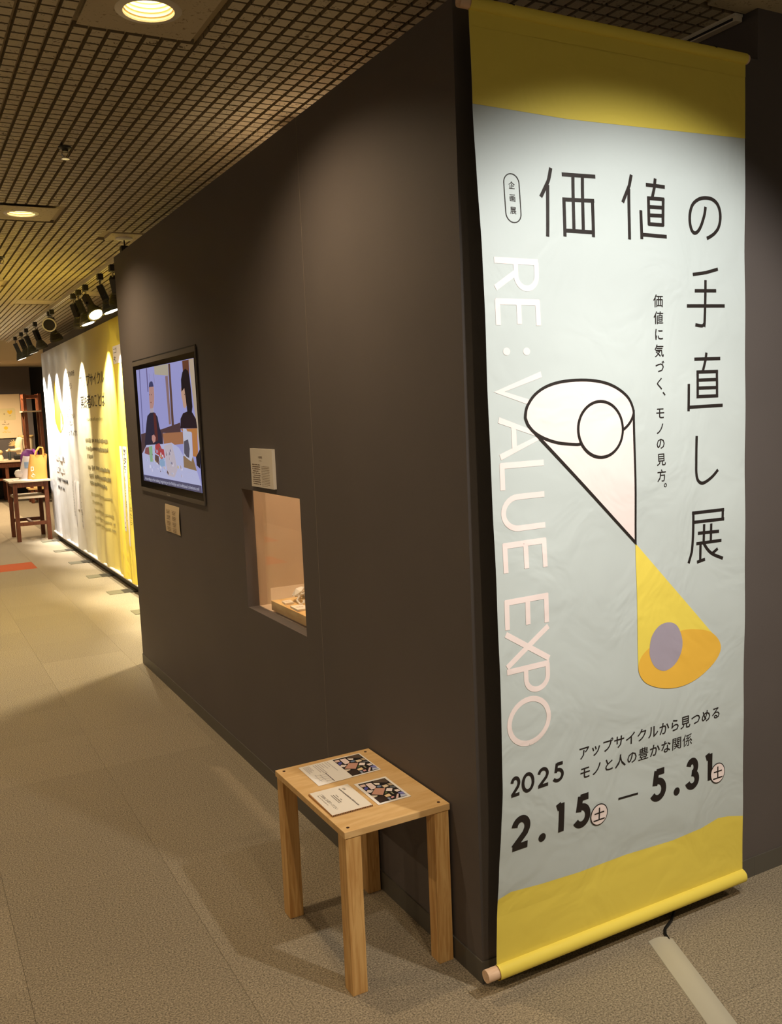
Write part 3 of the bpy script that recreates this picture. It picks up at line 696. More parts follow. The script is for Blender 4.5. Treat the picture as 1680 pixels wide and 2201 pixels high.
def quad_sheet(name, label, cat, q, t, mat, z=PZ):
    cx = sum(a for a, _ in q)/4*MM; cy = sum(b for _, b in q)/4*MM
    t_ = thing(name, label, cat, (cx, cy, z))
    MB().prism([(a*MM, b*MM) for a, b in reversed(q)], lambda a, b: (a, b, z), lambda a, b: (a, b, z+t)).build('sheet', mat, t_)
    return t_
def mosaic(pr, q, layer=1):
    (ax, ay), (bx, by), (cx, cy), (dx, dy) = q
    pr.poly(q, (30, 24, 24), layer)
    for col, pts in MOSAIC:
        pr.poly([(ax+(bx-ax)*u+(dx-ax)*v, ay+(by-ay)*u+(dy-ay)*v) for u, v in pts], col, layer+1)
# open leaflet
q = [(-255, 584), (-50, 587), (-53, 434), (-258, 428)]
leaf = quad_sheet('leaflet', 'open white leaflet with a small map and a mosaic photograph on the stool seat', 'leaflet', q, 0.0006, M['paper'])
p = Print(); mosaic(p, [(-144, 580), (-55, 581), (-57, 440), (-146, 438)])
GREY = (150, 142, 142)
def vlines(pr, xs, y0, y1s, h, seed):
    for i, (x, y1) in enumerate(zip(xs, y1s)):
        rnd = random.Random(seed+i); y = y0
        while y > y1:
            w = h*rnd.uniform(.5, 1); pr.rect(x-h*.35, y-w, x+h*.35, y, GREY, 1); y -= w+h*.25
vlines(p, [-244+i*4.5 for i in range(5)], 577, [520, 530, 525, 540, 535], 2.4, 3)
vlines(p, [-212, -205, -198, -190, -182], 575, [515, 505, 500, 540, 530], 2.8, 9)
vlines(p, [-172, -164], 578, [540, 500], 2.6, 19)
p.stroke([(-203, 503), (-204, 436)], 2.2, (60, 52, 56), 1)
for a in ([(-203, 495), (-222, 493), (-236, 500)], [(-204, 480), (-228, 478), (-246, 482)], [(-204, 462), (-226, 466), (-243, 458)], [(-222, 500), (-224, 470), (-221, 446)], [(-236, 505), (-238, 478), (-236, 452)], [(-204, 448), (-226, 444)]):
    p.stroke(a, 0.9, (110, 100, 106), 1)
p.build('leaflet_print', on_seat(PZ+0.0006), M['ink'], leaf, step=0.00012, kind='stuff')
# single photo card
q = [(-169, 382), (-67, 381), (-71, 223), (-173, 222)]
card = quad_sheet('photo_card', 'white-bordered card printed with a stained-glass mosaic photograph on the stool seat', 'card', q, 0.0008, M['paper'])
p = Print(); mosaic(p, [(-160, 373), (-75, 371), (-78, 231), (-164, 230)])
p.build('mosaic_print', on_seat(PZ+0.0008), M['ink'], card, step=0.00012, kind='stuff')
# notice on corrugated board
q = [(-305, 385), (-187, 385), (-190, 225), (-309, 225)]
pad = thing('notice_board', 'cream take-one notice mounted on corrugated cardboard on the stool seat', 'notice', (-0.248, 0.305, PZ))
cb = MB().box((-0.3085, 0.2255, PZ), (-0.1885, 0.3845, PZ+0.0045)).build('board', M['cardboard'], pad)
for i in range(24):
    x = -0.3065+i*0.005
    MB().box((x, 0.2251, PZ+0.001), (x+0.0026, 0.2262, PZ+0.0036)).build('flute', M['dark'], cb)
MB().prism([(a*MM, b*MM) for a, b in reversed(q)], lambda a, b: (a, b, PZ+0.0045), lambda a, b: (a, b, PZ+0.0053)).build('sheet', M['board'], pad)
p = Print(); DG = (92, 82, 74)
R90 = math.radians(-90)
p.line('ご自由にお取りください', -282, 357, 9.6, 10.2, DG, 1, R90)
p.latin('Please feel free to take one', -294, 358, 4.6, (130, 118, 106), 1, R90, width=72)
p.line('企画', -210, 364, 7.5, 8, DG, 1, R90)
vl = [(-222, 368, 240, 5.6), (-247, 336, 318, 3.2), (-247, 306, 298, 3.2), (-254, 338, 288, 3.6), (-260, 340, 285, 3.0)]
for i, (x, y0, y1, h) in enumerate(vl):
    rnd = random.Random(i); y = y0
    while y > y1:
        w = h*rnd.uniform(.5, 1); p.rect(x-h*.45, y-w, x+h*.45*rnd.uniform(.5, 1), y, DG, 1); y -= w+h*.3
p.build('notice_print', on_seat(PZ+0.0053), M['ink'], pad, step=0.00012, kind='stuff')

# ------------------------------------------------------------------ television in the wall
TY0, TY1, TZ0, TZ1 = 2.190, 3.432, 1.100, 1.826
tv = thing('television', 'large wall-mounted television showing two people talking at a table', 'television', (0, 2.81, TZ0))
MB().box((-0.0035, TY0+.01, TZ0+.01), (0.0, TY1+0.006, TZ1+0.008)).build('gap_shade', M['black'], tv)  # black plate standing in for the shadow along the frame's top and left
fr = MB()
for a, b in (((TY0, TZ0), (TY1, TZ0+0.020)), ((TY0, TZ1-0.024), (TY1, TZ1)), ((TY1-0.020, TZ0+.02), (TY1, TZ1-.024)), ((TY0, TZ0+.02), (TY0+0.009, TZ1-.024))):
    fr.box((-0.0095, a[0], a[1]), (-0.0035, b[0], b[1]))
fr.build('frame', M['frame'], tv)
scr = MB().box((-0.0075, TY0+0.009, TZ0+0.020), (-0.0036, TY1-0.020, TZ1-0.024)).build('screen', M['tv_black'], tv)
p = Print()
def tvp(key, col, layer): p.poly(TV[key], col, layer)
for key, col in (('screen', (168, 168, 226)), ('slatL', (120, 118, 170)), ('slatM', (110, 100, 150)), ('shoji', (190, 180, 160)), ('post2', (150, 120, 120)), ('post1', (100, 72, 66)), ('brownR', (110, 66, 48)), ('cream', (196, 176, 152)),
                 ('wainscot', (86, 62, 66)), ('board', (176, 120, 84)), ('hair1', (62, 66, 110)), ('face1', (196, 150, 142)), ('neck1', (190, 176, 190)), ('body1', (44, 40, 62)), ('tie1', (96, 44, 44)), ('table', (196, 198, 236)), ('tabletan', (152, 122, 90)), ('cloth', (206, 194, 206)),
                 ('body2', (40, 26, 34)), ('face2', (206, 164, 140)), ('hair2', (30, 20, 26)), ('box', (196, 130, 72)), ('boxwhite', (206, 206, 226)), ('boxdark', (92, 88, 104)), ('red', (186, 70, 74)), ('redL', (150, 90, 90)), ('tube', (150, 190, 150)), ('jar', (150, 180, 214)), ('mud', (110, 80, 76)), ('hand1', (206, 150, 140)), ('blackR', (30, 24, 30)), ('subbar', (88, 86, 116))):
    tvp(key, col, len(p.v)//1000000+list(TV).index(key) % 2+2 if key != 'screen' else 1)
# keep overlapping pieces on rising layers
lay = {}
for i in range(len(p.v)): p.v[i] = (p.v[i][0], p.v[i][1], 0)
k = 0
for fi, f in enumerate(p.f):
    for i in f: p.v[i] = (p.v[i][0], p.v[i][1], fi)
for y_ in (2.95, 3.05): p.rect(y_*1000, 1690, y_*1000+3, 1745, (120, 104, 90), len(p.f))
rnd = random.Random(12)
for k in range(46):
    y_, z_ = rnd.uniform(2520, 3240), rnd.uniform(1215, 1345)
    if z_ > 1300 and y_ < 2700: continue
    w_, h_ = rnd.uniform(10, 34), rnd.uniform(6, 20)
    p.poly([(y_, z_), (y_+w_, z_+rnd.uniform(-5, 5)), (y_+w_*.8, z_+h_), (y_+w_*.1, z_+h_*.8)], rnd.choice([(222, 214, 232), (190, 172, 176), (150, 140, 160), (216, 190, 130), (176, 190, 224), (120, 96, 96), (232, 228, 240)]), len(p.f))
for y_, z_ in ((3064, 1634), (3022, 1633)): p.ell(y_, z_, 7, 3.5, (70, 50, 60), len(p.f), 8)
p.rect(3030, 1590, 3056, 1594, (130, 70, 76), len(p.f)); p.rect(2388, 1612, 2399, 1617, (60, 40, 44), len(p.f))
nl = len(p.f)
tw = 1090
vs_, fs_ = glyph('According to the making, beginning in the Nishijin and traditional cohesions and')
x0, x1, y0, y1 = bbox(vs_)
p.raw([(3300-(x-x0)/(x1-x0)*1040, 1166+y*24) for x, y in vs_], fs_, (206, 206, 226), nl)
p.build('picture', lambda y, z, off: Vector((-0.0076-off, y*MM, z*MM)), M['screen'], scr, step=0.00004, kind='stuff')
p = Print(); vs_, fs_ = glyph('Panasonic'); x0, x1, y0, y1 = bbox(vs_)
p.raw([(2850-(x-x0)/(x1-x0)*62, 1105.5+y*11) for x, y in vs_], fs_, (200, 190, 170))
p.build('brand_lettering', lambda y, z, off: Vector((-0.0096-off, y*MM, z*MM)), M['ink'], tv, kind='stuff')
# note below the television
note = thing('paper_note', 'small cream paper sheet of printed notes taped below the television', 'paper', (-0.001, 2.80, 0.91))
def curl(i, j):
    y = 2.936-0.276*i; z = 0.910+0.146*j
    return (-0.001-0.004*math.sin(math.pi*j)-0.003*(i-0.5)**2*(1-j)*4, y, z)
MB().grid(curl, 8, 10).build('sheet', plain('cream_paper', (214, 192, 156), 0.7), note, smooth=True)
p = Print()
for r_ in range(4):
    for c_ in range(2):
        for k in range(3):
            p.greek(2905-c_*110, 2905-c_*110-75+k*7, 1028-r_*31-k*8, 4.5, (120, 100, 78), 0, r_*7+c_*3+k, 0.85)
p.build('note_print', lambda y, z, off: Vector((-0.0062-off, y*MM, z*MM)), M['ink'], note, kind='stuff')
# caption board above the display window
cap = thing('caption_board', 'white caption board with two columns of text above the display window', 'sign', (-0.012, 1.41, 1.23))
MB().box((-0.013, 1.292, 1.230), (-0.0005, 1.528, 1.379)).build('board', M['board'], cap, bevel=0.0006)
p = Print(); CG = (116, 90, 66)
p.line('彫刻細片', 1436, 1346, 9.5, -11, CG, 0)
for i in range(len(p.v)): p.v[i] = (2*1419-p.v[i][0], p.v[i][1], 0)
p.greek(1430, 1404, 1333, 4, (150, 126, 100), 0, 5)
for k in range(10): p.greek(1510 if k not in (5, 9) else 1506, 1425, 1317-k*8.3, 4.6, CG, 0, 20+k, .92)
for k in range(13): p.greek(1412, 1326 if k < 12 else 1352, 1312-k*6.2, 2.6, (150, 126, 100), 0, 50+k, .95)
p.build('caption_print', lambda y, z, off: Vector((-0.0131-off, y*MM, z*MM)), M['ink'], cap, step=0.0002, kind='stuff')

# ------------------------------------------------------------------ display case behind the window
case = thing('display_case', 'recessed glass-fronted display case glowing warm in the dark wall', 'display case', (0.3, 1.39, 0.70))
CX1, CY0, CY1 = 0.50, 0.78, 2.05
MB().box((0.0505, CY0, 0.66), (CX1, CY1, 0.706)).build('case_floor', M['case'], case)
MB().box((CX1, CY0, 0.66), (CX1+0.015, CY1, 1.95)).build('back_panel', M['case'], case)
MB().box((0.0505, CY1, 0.66), (CX1+.015, CY1+0.015, 1.95)).build('side_panel', M['case'], case)
MB().box((0.0505, CY0-0.015, 0.66), (CX1+.015, CY0, 1.95)).build('side_panel', M['case'], case)
MB().box((0.0505, 1.722, 0.706), (0.112, 1.734, 1.95)).build('inner_flap', M['case'], case)
win = struct(MB().box((0.043, oy0+0.0005, oz0+0.0005), (0.047, oy1-0.0005, oz1-0.0005)).build('window_1', M['glass']))
MB().cyl((0.30, 1.0, 0), (0.30, 1.0, 0.66), 0.02).build('leg', M['dark_wood'], case)
MB().cyl((0.30, 1.8, 0), (0.30, 1.8, 0.66), 0.02).build('leg', M['dark_wood'], case)
pl = thing('display_plinth', 'pale wooden plinth inside the display case', 'plinth', (0.25, 1.2, 0.7155))
MB().box((0.056, 0.84, 0.7155), (0.40, 1.572, 0.754)).build('slab', M['plinth'], pl, bevel=0.001)
def label_block(name, label, c, d, rz):
    t = thing(name, label, 'label', (c[0], c[1], 0.7545)); ca, sa = math.cos(rz), math.sin(rz)
    MB().obox((c[0], c[1], 0.7545+d[2]/2), (ca, sa, 0), (-sa, ca, 0), (0, 0, 1), d).build('block', M['board'], t)
    pp = Print()
    for k in range(3): pp.greek(-d[0]*350, d[0]*250, -k*6+8, 3, (150, 110, 80), 0, k)
    pp.build('label_print', lambda u, v, off: Vector((c[0]+(u*ca-v*sa)*MM, c[1]+(u*sa+v*ca)*MM, 0.7545+d[2]+off)), M['ink'], t, kind='stuff')
label_block('label_block', 'small pale label block at the far end of the wooden plinth', (0.090, 1.475), (0.036, 0.055, 0.007), -0.1)
label_block('label_block', 'larger pale label block in front of the white ornament on the plinth', (0.088, 1.345), (0.05, 0.085, 0.008), -0.05)
orn = thing('white_ornament', 'faceted white openwork ornament resting on the wooden plinth', 'ornament', (0.185, 1.46, 0.7545))
rnd = random.Random(4)
for k in range(9):
    a = 2*math.pi*k/9; c = Vector((0.185+0.05*math.cos(a), 1.455+0.07*math.sin(a), 0.785+0.012*math.sin(3*a)))
    n_ = Vector((math.cos(a)*0.7+rnd.uniform(-.3, .3), math.sin(a)*0.7+rnd.uniform(-.3, .3), 0.7)).normalized()
    e1 = n_.orthogonal().normalized(); e2 = n_.cross(e1); mb = MB()
    R_ = 0.027; ringv = []
    for j in range(6):
        t = 2*math.pi*j/6+k; ringv.append(c+e1*R_*math.cos(t)+e2*R_*math.sin(t))
    for j in range(6): mb.cyl(ringv[j], ringv[(j+1) % 6], 0.0038, 6)
    if k % 2 == 0:
        q0 = len(mb.v); mb.v += [tuple(v+n_*0.004) for v in ringv]+[tuple(c+n_*0.016)]; mb.f += [(q0+j, q0+(j+1) % 6, q0+6) for j in range(6)]
    mb.tube([c-n_*0.01, Vector((c.x, c.y, 0.757))], 0.004, 6)
    mb.build('facet', M['white'], orn)

# ------------------------------------------------------------------ lamps
def downlight(x, y, label, visible=True, power=P_DOWN):
    t = thing('downlight', label, 'ceiling light', (x, y, ZC), 'recessed downlights of the ceiling')
    z = ZC-0.001
    MB().open_lathe([(0.066, -0.0), (0.068, -0.004), (0.084, -0.003), (0.088, 0.0)], (x, y, z), n=40).build('trim_ring', M['cream_metal'], t, smooth=True)
    deep = visible
    pr = []
    for k in range(8): pr += [(0.067-k*0.0022, k*0.011), (0.0675-k*0.0022, k*0.011+0.006), (0.0635-k*0.0022, k*0.011+0.008)]
    pr += [(0.047, 0.094), (0.0, 0.098)]
    s = 1.0 if deep else 0.12
    MB().open_lathe([(r, h*s) for r, h in pr], (x, y, z), n=40).build('baffle', M['baffle'], t, smooth=True)
    zb = z+(0.046 if deep else 0.0)
    MB().lathe([(0.0, -0.003), (0.02, 0.001), (0.030, 0.010), (0.032, 0.012) if not deep else (0.034, 0.022), (0.0, 0.012) if not deep else (0.026, 0.040)], (x, y, zb), n=24).build('bulb', M['bulb'], t, smooth=True)
    l = lamp('SPOT', (x, y, z-0.012), power, WARM, 0.03, (x, y, 0), 138 if deep else 158, 0.9 if deep else 0.7, 'downlight_lamp')
    adopt(l, t); return t
downlight(-0.53, 0.67, 'large warm recessed downlight at the top edge of the ceiling', True, P_DOWN*0.75)
downlight(-0.545, 3.335, 'lit recessed downlight farther off on the ceiling by the left edge')
for x, y in ((-0.53, -2.0), (-0.545, 6.0), (-0.545, 8.67), (-0.545, 11.33), (-0.545, 14.0), (-3.2, -2.0), (-3.2, 0.67), (-3.2, 3.335), (-3.2, 6.0), (-3.2, 8.67), (2.1, -2.0), (0.75, 13.2), (0.5, 16.2)):  # unseen; the last two are added to brighten the dark far corner
    downlight(x, y, 'warm unseen recessed downlight, continued from the ceiling grid or added for brightness', False, P_DOWN*(5.0 if y > 12 else 1))

# spotlights on the banner (on a rail in front of it, above the frame)
rail = thing('lighting_rail', 'cream lighting rail on the ceiling in front of the banner', 'lighting rail', (0.6, -1.45, ZC))
MB().box((-0.4, -1.467, ZC-0.03), (1.6, -1.433, ZC)).build('rail_body', M['cream_metal'], rail)
def spot_fixture(base, target, label, group, power=0.0, color=SPOTW, angle=40, blend=0.5, lit=True, drop=0.12, scale=1.0, yaw=0.0):
    """adapter under the rail, stem, tilted driver box and ribbed flared head"""
    bx, by, bz = base
    t = thing('track_spotlight', label, 'spotlight', base, group)
    s = scale
    MB().cbox((bx, by, bz-0.022), (0.034*s, 0.05*s, 0.044)).build('adapter', M['black_metal'], t, bevel=0.002)
    piv = Vector((bx, by, bz-0.044-drop*0.42))
    MB().cyl((bx, by, bz-0.044), piv, 0.007, 10).build('stem', M['chrome'], t)
    d = (Vector(target)-piv).normalized(); sd = d.cross(Vector((0, 0, 1))).normalized(); up = sd.cross(d)
    MB().obox(piv+d*0.035*s, sd, up, d, (0.036*s, 0.042*s, 0.10*s)).build('driver_box', M['black_metal'], t, bevel=0.002)
    MB().tube([piv+sd*0.02+d*0.01+Vector((0, -.0, .012)), piv+sd*0.035+Vector((0, 0, .03)), piv+sd*0.02+Vector((0, 0, .05)), piv+Vector((0, 0, .045))], 0.003, 6).build('cord_loop', M['black_metal'], t)
    MB().cyl(piv+sd*0.018+d*0.05*s, piv+sd*0.034+d*0.05*s, 0.011, 10).build('knob', M['black_metal'], t)
    h0 = piv+d*0.08*s
    pr = [(0.0, 0), (0.024*s, 0), (0.026*s, 0.012*s)]
    for k in range(6):
        r = (0.030+0.0045*k)*s; pr += [(r, (0.014+k*0.009)*s), (r+0.003*s, (0.017+k*0.009)*s), (r, (0.021+k*0.009)*s)]
    pr += [(0.056*s, 0.072*s), (0.058*s, 0.082*s), (0.050*s, 0.082*s), (0.046*s, 0.074*s), (0.0, 0.073*s)]
    MB().lathe(pr, h0, d, 20).build('head', M['dark_grey_metal'], t, smooth=True)
    MB().lathe([(0.0, 0.0850*s), (0.044*s, 0.0835*s), (0.046*s, 0.0755*s), (0.0, 0.0750*s)], h0, d, 20).build('lens', M['lens'] if lit else M['lens_off'], t, smooth=True)
    if not lit: MB().open_lathe([(0.046*s, 0.0830*s), (0.047*s, 0.0865*s), (0.055*s, 0.0865*s), (0.058*s, 0.0820*s)], h0, d, 24).build('lens_ring', M['white'], t, smooth=True)
    if power > 0:
        l = lamp('SPOT', h0+d*0.09*s, power, color, 0.03, target, angle, blend, 'spotlight_lamp'); adopt(l, t)
    return t
spot_fixture((0.50, -1.45, ZC-0.03), (0.47, -0.066, 1.12), 'black spotlight on the rail in front of the banner', None, P_BANNER, (1.0, 0.95, 0.88), 86, 0.45)
spot_fixture((-0.15, -1.45, ZC-0.03), (0.50, -0.066, 1.25), 'second black spotlight on the rail left of the banner', None, P_BANNER*0.4, (1.0, 0.95, 0.88), 64, 0.6)

# rail and spotlights along the long banner
rl = thing('lighting_rail', 'long thin cream lighting rail on the ceiling above the long banner', 'lighting rail', (0.2, 7.8, ZC))
MB().box((0.185, 4.5, ZC-0.028), (0.215, 11.4, ZC)).build('rail_body', M['cream_metal'], rl)
MB().box((0.197, 4.5, ZC-0.0285), (0.203, 11.4, ZC-0.0275)).build('slot', M['dark'], rl)
TG = 'spotlights on the rail above the long banner'
SP = [
 (4.72, (0.5, 5.35, 1.55), True, 'first black spotlight on the rail, half hidden behind the wall edge'),
 (5.15, (0.46, 5.05, 1.70), True, 'tall black spotlight hanging alone next to the wall edge'),
 (5.74, (0.42, 5.25, 1.80), True, 'rightmost of three clustered spotlights, lens glowing towards the viewer'),
 (6.05, (0.46, 5.95, 1.65), True, 'middle one of three clustered spotlights, large ribbed head'),
 (6.30, (0.5, 6.60, 1.65), True, 'leftmost of three clustered spotlights with a looped cord'),
 (7.50, (-0.9, 4.2, 1.30), False, 'spotlight with a round dark lens ringed in white facing the viewer'),
 (7.66, (0.5, 7.90, 1.65), True, 'spotlight directly behind the white-ringed one on the rail'),
 (8.68, (0.5, 8.90, 1.62), True, 'single spotlight between the white-ringed one and the far pair'),
 (9.43, (0.5, 9.50, 1.6), True, 'right one of the far pair of spotlights'),
 (9.91, (0.5, 10.10, 1.65), True, 'left one of the far pair of spotlights'),
 (10.52, (0.5, 10.50, 1.62), True, 'farthest spotlight on the rail at the left')]
for y, tg, lit, lb in SP:
    spot_fixture((0.2, y, ZC-0.028), tg, lb, TG, P_TRACK if lit else 0, (1.0, 0.9, 0.66) if y < 7 else (1.0, 0.93, 0.82), 54, 0.6, lit, 0.13, 1.15)
# small fitting above the wall end
fx = thing('ceiling_fitting', 'small black box hanging from a round white ceiling cap at the wall end', 'spotlight', (0.10, 3.87, ZC))
MB().lathe([(0.05, -0.001), (0.05, -0.008), (0.04, -0.014), (0.0, -0.015)], (0.10, 3.87, ZC), n=28).build('cap', M['white'], fx, smooth=True)
MB().cyl((0.10, 3.87, ZC-0.05), (0.10, 3.87, ZC-0.014), 0.004, 8).build('rod', M['black_metal'], fx)
MB().cbox((0.10, 3.87, ZC-0.10), (0.05, 0.05, 0.10)).build('box', M['black_metal'], fx, bevel=0.002)
adopt(lamp('SPOT', (0.19, 3.856, ZC-0.16), 185, (1.0, 0.86, 0.58), 0.03, (-0.5, 4.6, 0), 110, 0.5, 'fitting_lamp'), fx)
# lamp over the case
cl_ = thing('case_lamp', 'small warm lamp hanging above the display case behind the wall', 'lamp', (0.25, 1.42, ZC))
MB().cyl((0.25, 1.42, 2.47), (0.25, 1.42, ZC), 0.006, 8).build('rod', M['black_metal'], cl_)
MB().lathe([(0.0, 0.06), (0.03, 0.05), (0.04, 0.0), (0.036, 0.0), (0.026, 0.045), (0.0, 0.05)], (0.25, 1.42, 2.42), n=20).build('shade', M['black_metal'], cl_, smooth=True)
MB().lathe([(0.0, -0.02), (0.018, -0.008), (0.02, 0.005), (0.01, 0.03)], (0.25, 1.42, 2.415), n=16).build('bulb', M['bulb'], cl_, smooth=True)
adopt(lamp('SPOT', (0.25, 1.42, 2.385), 96, AMBER, 0.025, (0.22, 1.42, 0), 70, 0.4, 'case_lamp_light'), cl_)
adopt(lamp('POINT', (0.25, 1.42, 2.37), P_CASE*0.35, AMBER, 0.03, name='case_lamp_glow'), cl_)
# rail on the ceiling behind the tall wall end
tr = thing('ceiling_rail', 'short pale ceiling rail running away above the upper right corner of the banner', 'lighting rail', (1.01, 1.0, ZC))
MB().box((0.998, 0.05, ZC-0.022), (1.024, 2.2, ZC-0.008)).build('rail_body', M['cream_metal'], tr)
MB().box((0.995, 0.05, ZC-0.008), (1.027, 2.2, ZC-0.0005)).build('flange', M['cream_metal'], tr)
MB().box((0.9965, 0.06, ZC-0.018), (0.9982, 2.2, ZC-0.011)).build('groove', M['dark'], tr)

# sprinklers
def sprinkler(x, y, label):
    t = thing('sprinkler', label, 'sprinkler', (x, y, ZC))
    MB().lathe([(0.026, 0.0), (0.025, -0.005), (0.012, -0.009), (0.011, -0.018), (0.0, -0.018)], (x, y, ZC), n=20).build('rosette', M['dark_grey_metal'], t, smooth=True)
    MB().tube([(x-0.011, y, ZC-0.016), (x-0.014, y, ZC-0.028), (x-0.006, y, ZC-0.04), (x, y, ZC-0.043), (x+0.006, y, ZC-0.04), (x+0.014, y, ZC-0.028), (x+0.011, y, ZC-0.016)], 0.003, 6).build('yoke', M['chrome'], t)
    MB().lathe([(0.0, -0.043), (0.016, -0.044), (0.016, -0.047), (0.0, -0.047)], (x, y, ZC), n=16).build('deflector', M['chrome'], t)
sprinkler(-0.53, 2.04, 'small chrome sprinkler head between the two downlights')
sprinkler(-0.51, 4.73, 'tiny sprinkler head at the left edge past the farther downlight')

# ------------------------------------------------------------------ cable and cover on the floor
cab = tag(MB().tube([(0.66, -0.012, 0.006), (0.655, -0.03, 0.008), (0.62, -0.055, 0.006), (0.575, -0.075, 0.005), (0.558, -0.092, 0.0048), (0.545, -0.12, 0.0046)], 0.0042, 8).build('power_cable', M['cable'], smooth=True), 'short black power cable running from under the banner to the grey cover', 'cable')
A_, B_ = Vector((0.528, -0.104, 0)), Vector((0.33, -0.62, 0)); dr = (B_-A_).normalized(); nr = Vector((-dr.y, dr.x, 0))
prof = [(-0.034, 0), (-0.033, 0.002), (-0.018, 0.0085), (-0.012, 0.0095), (0.012, 0.0095), (0.018, 0.0085), (0.033, 0.002), (0.034, 0)]
prof = [(-0.036, 0), (-0.035, 0.002), (-0.016, 0.010), (0.0, 0.0115), (0.016, 0.010), (0.035, 0.002), (0.036, 0)]
mb = MB(); n_ = len(prof)
mb.v = [tuple(A_+nr*a+Vector((0, 0, b))) for a, b in prof]+[tuple(B_+nr*a+Vector((0, 0, b))) for a, b in prof]
mb.f = [tuple(range(n_)), tuple(reversed(range(n_, 2*n_)))]+[(i, i+1, n_+i+1, n_+i) for i in range(n_-1)]+[(n_-1, 0, n_, 2*n_-1)]
cc = tag(mb.build('cable_cover', M['cable_cover'], smooth=True), 'grey plastic cable cover strip lying on the carpet below the banner', 'cable cover')

# ------------------------------------------------------------------ long banner on the rear wall
LB0, LB1, LZ0, LZ1 = 5.0, 10.6, 0.085, 2.365
def fold(y, z):
    h = 1-min(1, max(0, (z-LZ0)/(LZ1-LZ0)))
    a = h**1.2
    f = 0.012*math.sin(5.3*y+2.2*z)+0.009*math.sin(11.7*y-1.3*z+1)+0.006*math.sin(23*y+4*z)
    s = 0.010*math.exp(-((y-6.42-0.03*z)/0.05)**2)*(1 if z < 2.2 else 0)
    return 0.500-a*(0.014+f*0.9)-s
lb = thing('long_banner', 'long white to yellow fabric banner with black writing along the rear wall', 'banner', (0.5, 7.8, 0))
mt, nt, b = new_mat('gradient_cloth'); N, L = nt.nodes, nt.links  # cloth colour runs from grey-white to yellow along its length
tc = N.new('ShaderNodeTexCoord'); sp = N.new('ShaderNodeSeparateXYZ'); L.new(tc.outputs['Object'], sp.inputs[0])
mr = N.new('ShaderNodeMapRange'); mr.inputs[1].default_value = 10.6; mr.inputs[2].default_value = 6.45; L.new(sp.outputs['Y'], mr.inputs[0])
rp = N.new('ShaderNodeValToRGB'); e = rp.color_ramp.elements
e[0].position = 0.0; e[0].color = rgba((214, 216, 222)); e[1].position = 1.0; e[1].color = rgba((232, 210, 92))
k = rp.color_ramp.elements.new(0.45); k.color = rgba((216, 214, 206))
k = rp.color_ramp.elements.new(0.72); k.color = rgba((222, 210, 158))
L.new(mr.outputs[0], rp.inputs[0]); L.new(rp.outputs[0], b.inputs['Base Color']); b.inputs['Roughness'].default_value = 0.45; b.inputs['Specular IOR Level'].default_value = 0.3
cloth_bump(nt, b, 0.4, 3.0)
M['long'] = mt
MB().grid(lambda i, j: (fold(LB0+(LB1-LB0)*i, LZ0+(LZ1-LZ0)*j), LB0+(LB1-LB0)*i, LZ0+(LZ1-LZ0)*j), 150, 40).build('cloth', M['long'], lb, smooth=True)
def on_long(y, z, off): return Vector((fold(y*MM, z*MM)-off-0.002, y*MM, z*MM))
lc = [(0, [5000+i*150 for i in range(1, 37)]), (1, [150+i*150 for i in range(15)])]
p = Print()
p.poly([(5000, 2364), (6400, 2364), (6520, 240), (6480, 88), (5000, 88)], (240, 218, 84))
p.build('yellow_end', on_long, M['ink'], lb, lc)
p = Print()
K = (40, 36, 34)
def hline(text, y0, y1, z, h, layer=0, col=K):
    n = len(text)
    for i, ch in enumerate(text):
        if ch == ' ': continue
        y = y0+(y1-y0)*(i+0.5)/n; k0 = len(p.v); p.char(ch, 0, 0, abs(y1-y0)/n*0.92, h, col, layer)
        for q in range(k0, len(p.v)): p.v[q] = (y-p.v[q][0], z+p.v[q][1], p.v[q][2])
def vline(text, y, z0, z1, w, layer=0, col=K, slant=0):
    n = len(text)
    for i, ch in enumerate(text):
        if ch == ' ': continue
        t = (i+0.5)/n; k0 = len(p.v); p.char(ch, 0, 0, w, abs(z1-z0)/n*0.86, col, layer)
        for q in range(k0, len(p.v)): p.v[q] = (y+slant*t-p.v[q][0], z0+(z1-z0)*t+p.v[q][1], p.v[q][2])
hline('アップサイクル', 8010, 6750, 1895, 118); hline('実践者のことば', 8020, 6790, 1690, 130)
def ltext(text, y0, y1, z, h, col=K):
    vs_, fs_ = glyph(text); x0, x1, a, b_ = bbox(vs_)
    p.raw([(y0-(x-x0)/(x1-x0)*(y0-y1), z+y*h/0.73) for x, y in vs_], fs_, col, 0)
ltext('Voices of upcyclers', 7750, 6950, 1500, 36, (120, 110, 70))
BR = (140, 130, 92)
for i, (y0, y1, z) in enumerate(((7920, 6780, 1305), (7910, 6800, 1220), (7900, 7600, 1145), (7880, 6800, 1030), (7840, 6760, 945), (7830, 6950, 870))): p.greek(y0, y1, z, 44, BR, 0, 70+i, .9)
for i, (y0, y1, z) in enumerate(((7830, 6770, 760), (7810, 7210, 680), (7760, 6770, 600), (7740, 6740, 530), (7720, 6730, 465))): p.greek(y0, y1, z, 26, (170, 158, 104), 0, 90+i, .9)
def strip(y0, y1, z0, z1, slant=0): p.poly([(y0, z0), (y1, z0), (y1+slant, z1), (y0+slant, z1)], (236, 230, 226), 1)
strip(6340, 6225, 1270, 520, 0); vline('皿返しをしながらと', 6282, 1262, 540, 92, 2)
strip(6185, 6030, 1270, 410, 0); vline('ホタテの貝を器にかして', 6108, 1262, 420, 120, 2)
vline('しくなく。はたら', 5960, 1050, 600, 60, 1)
strip(6300, 5600, 2130, 1980); hline('ゴミって', 6290, 5650, 2090, 46, 2); hline('もったい', 6290, 5650, 2020, 46, 2)
strip(10050, 9300, 1095, 1030); hline('こいった素', 10040, 9310, 1062, 58, 2)
